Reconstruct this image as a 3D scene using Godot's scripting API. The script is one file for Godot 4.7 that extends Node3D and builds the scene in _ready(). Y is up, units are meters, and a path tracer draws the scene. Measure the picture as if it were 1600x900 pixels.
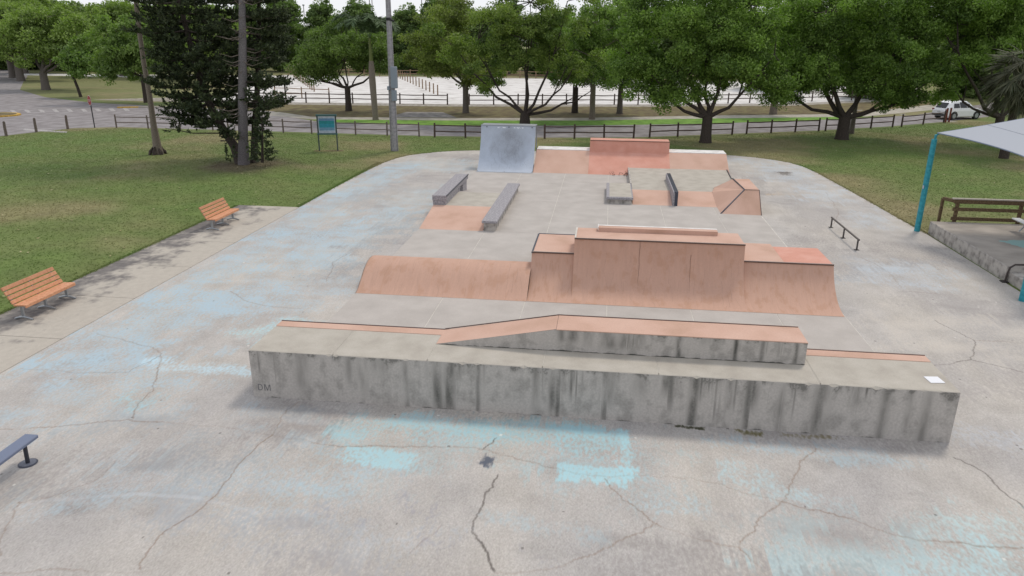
extends Node3D
# A concrete skate park seen from a low drone: y up, metres, the park's long axis is -z.

const CAM_H := 7.2
const FOCAL := 1147.0
var cam_f: Vector3
var cam_r: Vector3
var cam_u: Vector3
var mats := {}
var names := {}
var rng := RandomNumberGenerator.new()

# ------------------------------------------------------------------ small mesh builder
class MB:
	var v := PackedVector3Array()
	var n := PackedVector3Array()
	var uv := PackedVector2Array()
	var c := PackedColorArray()
	func tri(a: Vector3, b: Vector3, d: Vector3, hint: Vector3 = Vector3.ZERO):
		var nn := (b - a).cross(d - a).normalized()
		if hint != Vector3.ZERO and nn.dot(hint) < 0.0:
			var t := b; b = d; d = t
			nn = -nn
		v.append(a); v.append(d); v.append(b)
		for i in 3: n.append(nn)
		for p in [a, d, b]: uv.append(Vector2(p.x + p.y * 0.31, p.z + p.y * 0.67))
	func quad(a: Vector3, b: Vector3, d: Vector3, e: Vector3, hint: Vector3 = Vector3.ZERO):
		tri(a, b, d, hint); tri(a, d, e, hint)
	func quad_uv(a: Vector3, b: Vector3, d: Vector3, e: Vector3, hint: Vector3, ua: Vector2, ub: Vector2, ud: Vector2, ue: Vector2):
		var nn := (b - a).cross(d - a).normalized()
		if nn.dot(hint) < 0.0:
			var t := b; b = e; e = t
			var tu := ub; ub = ue; ue = tu
			nn = -nn
		for p in [a, d, b, a, e, d]: v.append(p)
		for p in [ua, ud, ub, ua, ue, ud]: uv.append(p)
		for i in 6: n.append(nn)
	func box(ctr: Vector3, size: Vector3, bev: float = 0.0, basis: Basis = Basis.IDENTITY):
		var h := size * 0.5
		var b: float = minf(bev, minf(h.x, minf(h.y, h.z)) * 0.8)
		for ax in 3:
			for s in [-1.0, 1.0]:
				var u := (ax + 1) % 3
				var w := (ax + 2) % 3
				var q := []
				for k in [[-1, -1], [1, -1], [1, 1], [-1, 1]]:
					var p := Vector3.ZERO
					p[ax] = s * h[ax]; p[u] = k[0] * (h[u] - b); p[w] = k[1] * (h[w] - b)
					q.append(ctr + basis * p)
				var hn := Vector3.ZERO
				hn[ax] = s
				quad(q[0], q[1], q[2], q[3], basis * hn)
		if b > 0.0:
			for ax in 3:
				var u := (ax + 1) % 3
				var w := (ax + 2) % 3
				for k in [[-1, -1], [1, -1], [1, 1], [-1, 1]]:
					var q := []
					for e in [[-1.0, 0], [1.0, 0], [1.0, 1], [-1.0, 1]]:
						var p := Vector3.ZERO
						p[ax] = e[0] * (h[ax] - b)
						p[u] = k[0] * (h[u] - (b if e[1] == 0 else 0.0)); p[w] = k[1] * (h[w] - (b if e[1] == 1 else 0.0))
						q.append(ctr + basis * p)
					var hn := Vector3.ZERO
					hn[u] = k[0]; hn[w] = k[1]
					quad(q[0], q[1], q[2], q[3], basis * hn)
			for sx in [-1.0, 1.0]:
				for sy in [-1.0, 1.0]:
					for sz in [-1.0, 1.0]:
						var s3 := Vector3(sx, sy, sz)
						var a := s3 * (h - Vector3(0, b, b))
						var d := s3 * (h - Vector3(b, 0, b))
						var e := s3 * (h - Vector3(b, b, 0))
						tri(ctr + basis * a, ctr + basis * d, ctr + basis * e, basis * s3)
	func tube(pts: Array, radii: Array, sides: int = 8, caps: bool = true):
		# smooth sided tube through points
		var rings := []
		var up := Vector3(0.13, 0.31, 0.94).normalized()
		var last_n := Vector3.ZERO
		for i in pts.size():
			var t: Vector3
			if i == 0: t = pts[1] - pts[0]
			elif i == pts.size() - 1: t = pts[i] - pts[i - 1]
			else: t = pts[i + 1] - pts[i - 1]
			t = t.normalized()
			var a := (up if last_n == Vector3.ZERO else last_n)
			if absf(a.dot(t)) > 0.98: a = Vector3(1, 0, 0)
			a = (a - t * a.dot(t)).normalized()
			last_n = a
			var bb := t.cross(a)
			var ring := []
			for k in sides:
				var an := TAU * k / sides
				var dd := a * cos(an) + bb * sin(an)
				ring.append([pts[i] + dd * float(radii[i]), dd])
			rings.append(ring)
		var run := 0.0
		for i in pts.size() - 1:
			var l: float = (pts[i + 1] - pts[i]).length()
			for k in sides:
				var k2 := (k + 1) % sides
				var p := [rings[i][k], rings[i][k2], rings[i + 1][k2], rings[i + 1][k]]
				var us := [Vector2(float(k) / sides, run), Vector2(float(k + 1) / sides, run), Vector2(float(k + 1) / sides, run + l), Vector2(float(k) / sides, run + l)]
				var nn: Vector3 = (p[1][0] - p[0][0]).cross(p[2][0] - p[0][0])
				var ord := [0, 2, 1, 0, 3, 2]
				if nn.dot(p[0][1]) < 0.0: ord = [0, 1, 2, 0, 2, 3]
				for o in ord:
					v.append(p[o][0]); n.append(p[o][1]); uv.append(us[o])
			run += l
		if caps:
			for e in [0, pts.size() - 1]:
				var t: Vector3 = (pts[0] - pts[1]) if e == 0 else (pts[e] - pts[e - 1])
				for k in range(1, sides - 1):
					tri(rings[e][0][0], rings[e][k][0], rings[e][k + 1][0], t)
	func prism(poly: Array, x0: float, x1: float, top_smooth: bool = false):
		# poly: Vector2(z, y) outline, extruded along x
		var p2 := PackedVector2Array(poly)
		var ccw := not Geometry2D.is_polygon_clockwise(p2)
		var m := poly.size()
		for i in m:
			var a: Vector2 = poly[i]
			var b: Vector2 = poly[(i + 1) % m]
			var e := b - a
			var o := Vector2(e.y, -e.x) if ccw else Vector2(-e.y, e.x)
			quad(Vector3(x0, a.y, a.x), Vector3(x1, a.y, a.x), Vector3(x1, b.y, b.x), Vector3(x0, b.y, b.x), Vector3(0, -o.y, -o.x) * -1.0)
		var idx := Geometry2D.triangulate_polygon(p2)
		for i in range(0, idx.size(), 3):
			var q := [poly[idx[i]], poly[idx[i + 1]], poly[idx[i + 2]]]
			for s in [[x0, -1.0], [x1, 1.0]]:
				tri(Vector3(s[0], q[0].y, q[0].x), Vector3(s[0], q[1].y, q[1].x), Vector3(s[0], q[2].y, q[2].x), Vector3(s[1], 0, 0))
	func flat(poly: Array, y: float, thick: float = 0.0):
		# poly: Vector2(x, z), a horizontal sheet or slab
		var p2 := PackedVector2Array(poly)
		var idx := Geometry2D.triangulate_polygon(p2)
		for i in range(0, idx.size(), 3):
			tri(Vector3(poly[idx[i]].x, y, poly[idx[i]].y), Vector3(poly[idx[i + 1]].x, y, poly[idx[i + 1]].y), Vector3(poly[idx[i + 2]].x, y, poly[idx[i + 2]].y), Vector3.UP)
		if thick > 0.0:
			var ccw := not Geometry2D.is_polygon_clockwise(p2)
			for i in poly.size():
				var a: Vector2 = poly[i]
				var b: Vector2 = poly[(i + 1) % poly.size()]
				var e := b - a
				var o := Vector3(e.y, 0, -e.x) * (1.0 if ccw else -1.0)
				quad(Vector3(a.x, y, a.y), Vector3(b.x, y, b.y), Vector3(b.x, y - thick, b.y), Vector3(a.x, y - thick, a.y), o)
	func disc_prism(ctr: Vector3, r: float, h: float, sides: int = 20):
		tube([ctr, ctr + Vector3(0, h, 0)], [r, r], sides)

func mesh_of(mb: MB) -> ArrayMesh:
	var arr := []
	arr.resize(Mesh.ARRAY_MAX)
	arr[Mesh.ARRAY_VERTEX] = mb.v
	arr[Mesh.ARRAY_NORMAL] = mb.n
	if mb.uv.size() == mb.v.size(): arr[Mesh.ARRAY_TEX_UV] = mb.uv
	if mb.c.size() == mb.v.size(): arr[Mesh.ARRAY_COLOR] = mb.c
	var m := ArrayMesh.new()
	m.add_surface_from_arrays(Mesh.PRIMITIVE_TRIANGLES, arr)
	return m

func obj(called: String, mb: MB, mat: Material, parent: Node3D = null) -> MeshInstance3D:
	var o := MeshInstance3D.new()
	o.mesh = mesh_of(mb)
	o.material_override = mat
	if parent == null:
		o.name = numbered(called)
		add_child(o)
	else:
		o.name = called
		parent.add_child(o, true)
	return o

func inst(called: String, mesh: Mesh, mat: Material, parent: Node3D, at: Vector3 = Vector3.ZERO, basis: Basis = Basis.IDENTITY) -> MeshInstance3D:
	var o := MeshInstance3D.new()
	o.name = called
	o.mesh = mesh
	o.material_override = mat
	parent.add_child(o, true)
	o.transform = Transform3D(basis, at)
	return o

func numbered(called: String) -> String:
	if not names.has(called):
		names[called] = 0
		return called
	names[called] += 1
	return "%s_%03d" % [called, names[called]]

func thing(called: String, label: String, category: String, at: Vector3 = Vector3.ZERO, turn: float = 0.0, group: String = "") -> Node3D:
	var o := Node3D.new()
	o.name = numbered(called)
	add_child(o)
	o.position = at
	o.rotation.y = turn
	tag(o, label, category, group)
	return o

func tag(o: Node, label: String, category: String, group: String = "", kind: String = ""):
	o.set_meta("label", label)
	o.set_meta("category", category)
	if group: o.set_meta("group", group)
	if kind: o.set_meta("kind", kind)

func struct(called: String, mb: MB, mat: Material, label: String, category: String) -> MeshInstance3D:
	var o := obj(called, mb, mat)
	tag(o, label, category, "", "structure")
	return o

# ------------------------------------------------------------------ a pixel of the photograph gives a direction
func ray(px: float, py: float) -> Vector3:
	return (cam_f * FOCAL + cam_r * (px - 800.0) + cam_u * (450.0 - py)).normalized()
func gp(px: float, py: float, h: float = 0.0) -> Vector3:   # where it meets the level h
	var d := ray(px, py)
	return Vector3(0, CAM_H, 0) + d * ((h - CAM_H) / d.y)
func pz(px: float, py: float, z: float) -> Vector3:         # where it meets the upright plane at z
	var d := ray(px, py)
	return Vector3(0, CAM_H, 0) + d * (z / d.z)
func g2(px: float, py: float) -> Vector2:
	var p := gp(px, py)
	return Vector2(p.x, p.z)

# ------------------------------------------------------------------ textures
func noise_img(seed_: int, w: int, h: int, freq: float, oct: int = 4, seamless: bool = false) -> PackedByteArray:
	var f := FastNoiseLite.new()
	f.noise_type = FastNoiseLite.TYPE_SIMPLEX_SMOOTH
	f.seed = seed_
	f.frequency = freq
	f.fractal_octaves = oct
	var im: Image = f.get_seamless_image(w, h, false, false, 0.1, true) if seamless else f.get_image(w, h, false, false, true)
	im.convert(Image.FORMAT_L8)
	return im.get_data()

func ramp_tex(seed_: int, size: int, freq: float, oct: int, stops: Array, grain: float = 0.05) -> ImageTexture:
	# stops: [[t, Color(srgb)], ...]
	var a := noise_img(seed_, size, size, freq, oct, true)
	var lut_r := PackedFloat32Array(); var lut_g := PackedFloat32Array(); var lut_b := PackedFloat32Array()
	for i in 256:
		var t := i / 255.0
		var c: Color = stops[0][1]
		for k in stops.size() - 1:
			if t >= stops[k][0]:
				c = stops[k][1].lerp(stops[k + 1][1], clampf((t - stops[k][0]) / (stops[k + 1][0] - stops[k][0]), 0, 1))
		lut_r.append(c.r * 255); lut_g.append(c.g * 255); lut_b.append(c.b * 255)
	var out := PackedByteArray()
	out.resize(size * size * 3)
	var r := RandomNumberGenerator.new()
	r.seed = seed_
	for i in size * size:
		var k := a[i]
		var g := 1.0 + (r.randf() - 0.5) * 2.0 * grain
		out[i * 3] = clampi(int(lut_r[k] * g), 0, 255)
		out[i * 3 + 1] = clampi(int(lut_g[k] * g), 0, 255)
		out[i * 3 + 2] = clampi(int(lut_b[k] * g), 0, 255)
	var im := Image.create_from_data(size, size, false, Image.FORMAT_RGB8, out)
	im.generate_mipmaps()
	return ImageTexture.create_from_image(im)

func tri_mat(tex: Texture2D, metres: float, rough: float = 0.85, tint: Color = Color.WHITE) -> StandardMaterial3D:
	var m := StandardMaterial3D.new()
	m.albedo_texture = tex
	m.albedo_color = tint
	m.roughness = rough
	m.uv1_triplanar = true
	m.uv1_world_triplanar = true
	m.uv1_scale = Vector3.ONE / metres
	return m

func plain(c: Color, rough: float = 0.6, metal: float = 0.0) -> StandardMaterial3D:
	var m := StandardMaterial3D.new()
	m.albedo_color = c
	m.roughness = rough
	m.metallic = metal
	return m

func vert_mat(rough: float = 0.7, back: Color = Color.BLACK) -> StandardMaterial3D:
	var m := StandardMaterial3D.new()
	m.vertex_color_use_as_albedo = true
	m.roughness = rough
	if back != Color.BLACK:
		m.backlight_enabled = true
		m.backlight = back
	return m

func c8(r: float, g: float, b: float) -> Color:
	return Color(r / 255.0, g / 255.0, b / 255.0)

# ------------------------------------------------------------------ the painted, cracked slab
const SX := 2048
const SX0 := -13.2
const SW := 27.4
const SZ0 := 4.0
const SD := 52.6
var slab_px: PackedByteArray
var n_patch: PackedByteArray
var n_streak: PackedByteArray
var n_fine: PackedByteArray

func slab_uv(x: float, z: float) -> Vector2:
	return Vector2((x - SX0) / SW, (SZ0 - z) / SD)

func slab_blend(i: int, j: int, r: float, g: float, b: float, a: float):
	if i < 0 or j < 0 or i >= SX or j >= SX: return
	var k := (j * SX + i) * 3
	slab_px[k] = int(lerpf(slab_px[k], r, a))
	slab_px[k + 1] = int(lerpf(slab_px[k + 1], g, a))
	slab_px[k + 2] = int(lerpf(slab_px[k + 2], b, a))

# worn paint: a rectangle of paint with ragged edges, rubbed through where the noise is low
func worn(ctr: Vector2, hx: float, hz: float, turn: float, col: Color, strength: float, soft: float, cover: float, streaky: float = 0.6):
	var c := cos(turn)
	var s := sin(turn)
	var ex := absf(hx * c) + absf(hz * s) + soft
	var ez := absf(hx * s) + absf(hz * c) + soft
	var i0 := maxi(0, int((ctr.x - ex - SX0) / SW * SX))
	var i1 := mini(SX - 1, int((ctr.x + ex - SX0) / SW * SX))
	var j0 := maxi(0, int((SZ0 - ctr.y - ez) / SD * SX))
	var j1 := mini(SX - 1, int((SZ0 - ctr.y + ez) / SD * SX))
	var r := col.r * 255.0
	var g := col.g * 255.0
	var b := col.b * 255.0
	for j in range(j0, j1 + 1):
		var dz := SZ0 - (j + 0.5) / SX * SD - ctr.y
		for i in range(i0, i1 + 1):
			var dx := SX0 + (i + 0.5) / SX * SW - ctr.x
			var k := (j >> 1) * 1024 + (i >> 1)
			var warp := (n_patch[k ^ 517] / 255.0 - 0.5) * 2.2
			var u := dx * c + dz * s + warp * minf(soft, hx)
			var w := -dx * s + dz * c - warp * minf(soft, hz)
			var d := minf(hx - absf(u), hz - absf(w))
			var fi := n_fine[j * SX + i] / 255.0
			var nn := lerpf(n_patch[k], n_streak[k], streaky) / 255.0 * 0.5 + fi * 0.5
			var m := clampf(d / soft + 0.5, 0.0, 1.0)
			var a := clampf((nn - (0.93 - cover * (0.55 + 0.45 * m))) * 2.9, 0.0, 1.0) * strength * minf(1.0, m * 1.6)
			if a > 0.01: slab_blend(i, j, r, g, b, a)

func crack(pts: Array, width: float, col: Color, strength: float, wander: float, seed_: int):
	var r := RandomNumberGenerator.new()
	r.seed = seed_
	var w := []
	for p in pts: w.append(g2(p[0], p[1]))
	var off := 0.0
	var life := 0.8
	var step := 0.011
	for s in w.size() - 1:
		var a: Vector2 = w[s]
		var b: Vector2 = w[s + 1]
		var l := a.distance_to(b)
		var nrm := (b - a).normalized().orthogonal()
		var cnt := int(l / step) + 1
		for k in cnt:
			off = clampf(off + (r.randf() - 0.5) * 0.022, -wander, wander)
			var fade := minf(1.0, minf(k, cnt - k) / (0.15 * cnt + 1.0))
			var p := a.lerp(b, float(k) / cnt) + nrm * off * fade
			if r.randf() < 0.012: life = r.randf_range(0.25, 1.0)
			var ww := width * (0.4 + 0.6 * r.randf() + 0.35 * life)
			ww *= 0.5
			var ri := ww / SW * SX
			var rj := ww / SD * SX
			var ci := (p.x - SX0) / SW * SX
			var cj := (SZ0 - p.y) / SD * SX
			for j in range(int(cj - rj), int(cj + rj) + 1):
				for i in range(int(ci - ri), int(ci + ri) + 1):
					slab_blend(i, j, col.r * 255, col.g * 255, col.b * 255, strength * life * (0.4 + 0.6 * r.randf()) * 0.27)

func paint_slab() -> ImageTexture:
	var na := noise_img(11, 1024, 1024, 0.0065, 5)
	var nb := noise_img(12, 1024, 1024, 0.03, 5)
	n_patch = noise_img(13, 1024, 1024, 0.035, 5)
	n_fine = noise_img(16, SX, SX, 0.16, 4)
	var f := FastNoiseLite.new()
	f.noise_type = FastNoiseLite.TYPE_SIMPLEX_SMOOTH
	f.seed = 14
	f.frequency = 0.045
	f.fractal_octaves = 5
	var im := f.get_image(200, 1024, false, false, true)
	im.convert(Image.FORMAT_L8)
	im.resize(1024, 1024, Image.INTERPOLATE_CUBIC)
	n_streak = im.get_data()
	var m := PackedByteArray()
	m.resize(1024 * 1024 * 3)
	var k := 0
	for j in 1024:
		for i in 1024:
			var o := j * 1024 + i
			var a := na[o] / 255.0 - 0.5
			var b := nb[o] / 255.0 - 0.5
			var s := n_streak[o] / 255.0 - 0.5
			var v := b * 18.0 + s * 13.0
			var dark := maxf(0.0, b * 0.5 + s * 0.9 - a * 0.8 - 0.22) * 60.0
			m[k] = clampi(int(176.5 + a * 15 + v - dark), 0, 255)
			m[k + 1] = clampi(int(171.5 + a * 12 + v - dark), 0, 255)
			m[k + 2] = clampi(int(167 + a * 5 + v - dark), 0, 255)
			k += 3
	im = Image.create_from_data(1024, 1024, false, Image.FORMAT_RGB8, m)
	im.resize(SX, SX, Image.INTERPOLATE_CUBIC)
	slab_px = im.get_data()
	# grain
	var r := RandomNumberGenerator.new()
	r.seed = 5
	var gr := noise_img(15, 1024, 1024, 0.35, 2)
	for j in SX:
		for i in SX:
			var q := (j * SX + i) * 3
			var d := (gr[((j * 7 + 13) & 1023) * 1024 + (i & 1023)] - 128) / 9 + (r.randi() & 15) - 8
			slab_px[q] = clampi(slab_px[q] + d, 0, 255)
			slab_px[q + 1] = clampi(slab_px[q + 1] + d, 0, 255)
			slab_px[q + 2] = clampi(slab_px[q + 2] + d, 0, 255)
	var teal := c8(154, 196, 206)
	var pale := c8(166, 186, 198)
	var white := c8(205, 208, 212)
	var grey := c8(140, 134, 132)
	var pink := c8(196, 170, 160)
	# old colour coat still clinging to the left side
	for q in [[-11.7, -16.5, 1.3, 2.6], [-12.1, -22.0, 0.8, 4.0], [-11.9, -29.0, 1.0, 4.5], [-10.9, -13.9, 1.9, 0.9], [-11.6, -36.5, 1.1, 5.0], [-9.6, -24.0, 1.6, 3.0], [-10.4, -18.2, 1.7, 1.4], [-8.6, -28.0, 1.2, 2.5]]:
		worn(Vector2(q[0], q[1]), q[2], q[3], 0.0, pale, 0.9, 1.2, 0.63)
	for q in [[-8.9, -31.5, 1.5, 4.0], [-9.5, -41.5, 2.4, 2.2], [-9.0, -19.0, 1.8, 2.4], [-10.2, -12.2, 2.0, 1.2], [-6.5, -10.2, 2.6, 1.1]]:
		worn(Vector2(q[0], q[1]), q[2], q[3], 0.0, pale, 0.7, 1.2, 0.56)
	worn(Vector2(-8.6, -14.15), 1.8, 0.28, 0.05, c8(182, 206, 218), 0.85, 0.3, 0.66)
	worn(Vector2(-8.0, -16.5), 0.9, 0.9, 0.4, c8(170, 208, 214), 0.7, 0.5, 0.55)
	worn(Vector2(-9.3, -12.5), 0.5, 0.35, 0.3, teal, 0.7, 0.3, 0.55)
	# big worn letters in front of the concrete deck
	worn(Vector2(-3.75, -11.05), 0.75, 0.34, 0.02, c8(164, 206, 216), 0.8, 0.16, 0.72, 0.4)
	worn(Vector2(-3.3, -12.2), 1.7, 0.48, 0.03, teal, 0.8, 0.5, 0.6, 0.8)
	worn(Vector2(-1.2, -12.45), 1.2, 0.42, 0.02, c8(144, 186, 196), 0.85, 0.4, 0.62, 0.8)
	worn(Vector2(0.1, -12.2), 0.75, 0.5, 0.02, teal, 0.85, 0.35, 0.64, 0.75)
	worn(Vector2(0.62, -11.8), 0.14, 0.9, 0.02, c8(164, 206, 216), 0.8, 0.12, 0.7, 0.4)
	worn(Vector2(0.12, -11.05), 0.66, 0.28, 0.02, c8(166, 210, 220), 0.85, 0.14, 0.76, 0.4)
	worn(Vector2(-5.6, -12.15), 0.5, 0.12, 0.02, white, 0.7, 0.14, 0.6)
	worn(Vector2(-6.3, -12.4), 0.9, 0.3, 0.02, pale, 0.6, 0.3, 0.55)
	worn(Vector2(-1.8, -11.9), 3.2, 0.9, 0.02, c8(160, 190, 198), 0.5, 0.8, 0.56, 0.85)
	worn(Vector2(-3.9, -10.6), 1.4, 0.7, 0.05, c8(164, 190, 198), 0.4, 0.7, 0.52, 0.8)
	worn(Vector2(0.4, -10.7), 1.1, 0.6, 0.05, c8(160, 190, 200), 0.45, 0.6, 0.54, 0.8)
	# pale blue at the front right
	worn(Vector2(4.75, -9.1), 2.2, 0.85, 0.12, c8(172, 202, 208), 0.85, 0.9, 0.66)
	worn(Vector2(3.9, -12.3), 1.9, 0.26, 0.05, c8(168, 192, 204), 0.8, 0.4, 0.6)
	worn(Vector2(3.2, -11.1), 1.1, 0.4, 0.5, c8(172, 200, 208), 0.75, 0.4, 0.56)
	worn(Vector2(5.9, -10.4), 1.2, 0.5, -0.2, c8(176, 206, 210), 0.7, 0.5, 0.52)
	worn(Vector2(-0.6, -9.5), 1.0, 0.25, 0.1, c8(168, 190, 200), 0.6, 0.3, 0.5)
	worn(Vector2(-4.6, -8.9), 2.4, 0.7, 0.15, c8(174, 186, 198), 0.6, 0.6, 0.52)
	worn(Vector2(1.2, -10.3), 0.8, 0.25, 0.0, c8(172, 196, 206), 0.6, 0.25, 0.5)
	# right and far side
	for q in [[10.0, -42.5, 1.6, 3.0], [10.6, -36.5, 1.2, 2.6], [9.4, -24.0, 1.8, 1.6], [8.6, -46.0, 1.5, 1.2], [11.2, -31.5, 0.8, 1.6]]:
		worn(Vector2(q[0], q[1]), q[2], q[3], 0.2, c8(178, 188, 198), 0.8, 1.2, 0.6)
	worn(Vector2(7.4, -13.2), 0.9, 0.5, 0.2, c8(184, 192, 204), 0.6, 0.4, 0.55)
	worn(Vector2(9.6, -18.6), 2.4, 1.6, 0.1, c8(192, 184, 174), 0.6, 1.0, 0.6)
	# grime films, and darker strips along the deck wall foot, with ragged outlines
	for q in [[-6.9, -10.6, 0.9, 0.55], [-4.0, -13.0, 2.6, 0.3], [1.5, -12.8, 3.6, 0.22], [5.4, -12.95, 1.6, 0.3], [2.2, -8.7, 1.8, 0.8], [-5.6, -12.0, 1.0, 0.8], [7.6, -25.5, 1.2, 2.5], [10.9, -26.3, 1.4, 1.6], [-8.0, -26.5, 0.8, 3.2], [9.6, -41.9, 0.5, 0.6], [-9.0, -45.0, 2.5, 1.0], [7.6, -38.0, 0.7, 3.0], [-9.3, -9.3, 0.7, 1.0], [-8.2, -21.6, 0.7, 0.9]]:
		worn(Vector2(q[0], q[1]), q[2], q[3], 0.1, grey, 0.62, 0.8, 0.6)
	worn(Vector2(9.93, -42.0), 0.32, 0.55, 0.0, c8(88, 82, 78), 0.8, 0.35, 0.75)
	worn(Vector2(8.6, -36.4), 0.5, 0.7, 0.4, c8(186, 150, 110), 0.5, 0.5, 0.5)
	worn(Vector2(-1.83, -11.22), 0.13, 0.17, 0.2, c8(78, 84, 98), 0.9, 0.1, 0.8, 0.0)
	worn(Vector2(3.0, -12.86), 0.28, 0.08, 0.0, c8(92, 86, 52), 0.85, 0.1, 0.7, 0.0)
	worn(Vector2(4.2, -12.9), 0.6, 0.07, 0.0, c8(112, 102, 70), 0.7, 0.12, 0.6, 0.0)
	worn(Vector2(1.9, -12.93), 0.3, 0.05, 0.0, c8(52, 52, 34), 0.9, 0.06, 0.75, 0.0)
	for q in [[-2.9, -10.5], [-2.6, -9.6], [-3.9, -9.4], [-2.2, -9.0], [-0.8, -8.8], [-3.0, -9.9]]:
		worn(Vector2(q[0], q[1]), 0.5, 0.2, 0.5, c8(150, 148, 156), 0.7, 0.25, 0.42, 0.0)
	for q in [[-5.5, -9.0, 1.6, 0.5], [-3.0, -8.2, 1.5, 0.5], [-8.5, -11.4, 1.2, 0.5], [3.6, -10.0, 1.2, 0.6], [8.6, -16.0, 1.5, 1.2], [10.5, -21.0, 1.6, 1.0], [-10.5, -33.0, 1.2, 3.0], [9.2, -33.0, 1.2, 2.2], [-9.0, -38.0, 1.2, 1.6], [8.2, -29.5, 0.7, 2.0]]:
		worn(Vector2(q[0], q[1]), q[2], q[3], 0.15, c8(152, 146, 144), 0.6, 1.0, 0.6, 0.7)
	# chalked arc
	var arc := []
	for q in [[28, 792], [80, 780], [150, 775], [220, 771], [290, 776], [350, 786], [405, 803]]: arc.append(q)
	crack(arc, 0.06, c8(204, 208, 214), 0.24, 0.03, 77)
	crack([[445, 822], [490, 848]], 0.05, c8(196, 200, 208), 0.14, 0.03, 78)
	# cracks
	var dk := c8(62, 56, 52)
	var br := c8(122, 102, 88)
	crack([[0, 671], [70, 668], [125, 664], [200, 655], [260, 660], [345, 666], [425, 680], [490, 692], [545, 697], [630, 699], [695, 699], [755, 702], [800, 713], [840, 724], [880, 735], [935, 743], [1010, 742], [1080, 746], [1130, 757], [1180, 773], [1222, 784], [1280, 797], [1350, 818], [1420, 840], [1500, 848], [1600, 856]], 0.016, br, 0.85, 0.05, 21)
	crack([[755, 702], [770, 692], [776, 684]], 0.016, dk, 0.9, 0.02, 22)
	crack([[778, 742], [770, 762], [757, 778], [750, 797], [738, 826], [748, 845], [761, 862], [766, 880], [775, 892]], 0.018, dk, 1.0, 0.05, 23)
	crack([[425, 680], [395, 705], [350, 755], [330, 780], [290, 810], [260, 828], [235, 856], [218, 890]], 0.016, br, 0.9, 0.04, 24)
	crack([[425, 680], [448, 640], [470, 626]], 0.014, br, 0.6, 0.03, 25)
	crack([[208, 655], [215, 635], [240, 610], [246, 575], [250, 556], [240, 543], [190, 530], [150, 520]], 0.016, br, 0.85, 0.05, 26)
	crack([[250, 556], [200, 582], [120, 583], [60, 578], [30, 576]], 0.014, dk, 0.6, 0.05, 27)
	crack([[945, 748], [970, 775], [1005, 800], [1026, 818], [1060, 830], [1110, 845], [1155, 855], [1180, 880], [1196, 900]], 0.015, br, 0.85, 0.05, 28)
	crack([[1026, 818], [1005, 832], [960, 850], [930, 865], [880, 885], [820, 893], [770, 896]], 0.014, br, 0.8, 0.04, 29)
	crack([[1222, 784], [1238, 750], [1250, 720], [1275, 700]], 0.015, br, 0.85, 0.04, 30)
	crack([[1222, 784], [1195, 805], [1180, 830], [1155, 855]], 0.015, br, 0.85, 0.05, 31)
	crack([[1490, 715], [1540, 740], [1570, 770], [1600, 795]], 0.018, dk, 0.8, 0.04, 32)
	crack([[1460, 500], [1500, 520], [1522, 532], [1520, 548], [1517, 562], [1490, 568], [1455, 572]], 0.016, dk, 0.7, 0.04, 33)
	crack([[1522, 532], [1560, 533], [1600, 536]], 0.015, br, 0.8, 0.03, 34)
	crack([[1517, 562], [1560, 572], [1600, 582]], 0.016, dk, 0.7, 0.04, 35)
	crack([[1345, 402], [1380, 420], [1400, 440], [1410, 455], [1470, 460]], 0.02, br, 0.6, 0.08, 36)
	crack([[1290, 300], [1310, 330], [1300, 352]], 0.02, br, 0.5, 0.06, 37)
	crack([[360, 455], [385, 470], [420, 478], [470, 482]], 0.018, br, 0.7, 0.05, 38)
	crack([[0, 870], [8, 830], [20, 795], [28, 785], [90, 772], [150, 750], [180, 720]], 0.014, br, 0.65, 0.05, 39)
	crack([[0, 896], [60, 890], [140, 894], [240, 892]], 0.012, br, 0.6, 0.04, 40)
	crack([[640, 865], [660, 845], [690, 820]], 0.012, br, 0.4, 0.04, 41)
	crack([[510, 440], [520, 410], [560, 390]], 0.018, br, 0.5, 0.06, 42)
	# dark gum spots and chips
	for q in 150:
		var x := r.randf_range(-12.5, 12.5)
		var z := r.randf_range(-30.0, -7.0)
		var rr := r.randf_range(0.005, 0.018)
		var dk2 := r.randf() < 0.7
		for j in range(int((SZ0 - z - rr) / SD * SX), int((SZ0 - z + rr) / SD * SX) + 1):
			for i in range(int((x - rr - SX0) / SW * SX), int((x + rr - SX0) / SW * SX) + 1):
				if dk2: slab_blend(i, j, 90, 86, 84, 0.55)
				else: slab_blend(i, j, 225, 222, 216, 0.6)
	im = Image.create_from_data(SX, SX, false, Image.FORMAT_RGB8, slab_px)
	im.generate_mipmaps()
	return ImageTexture.create_from_image(im)

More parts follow.
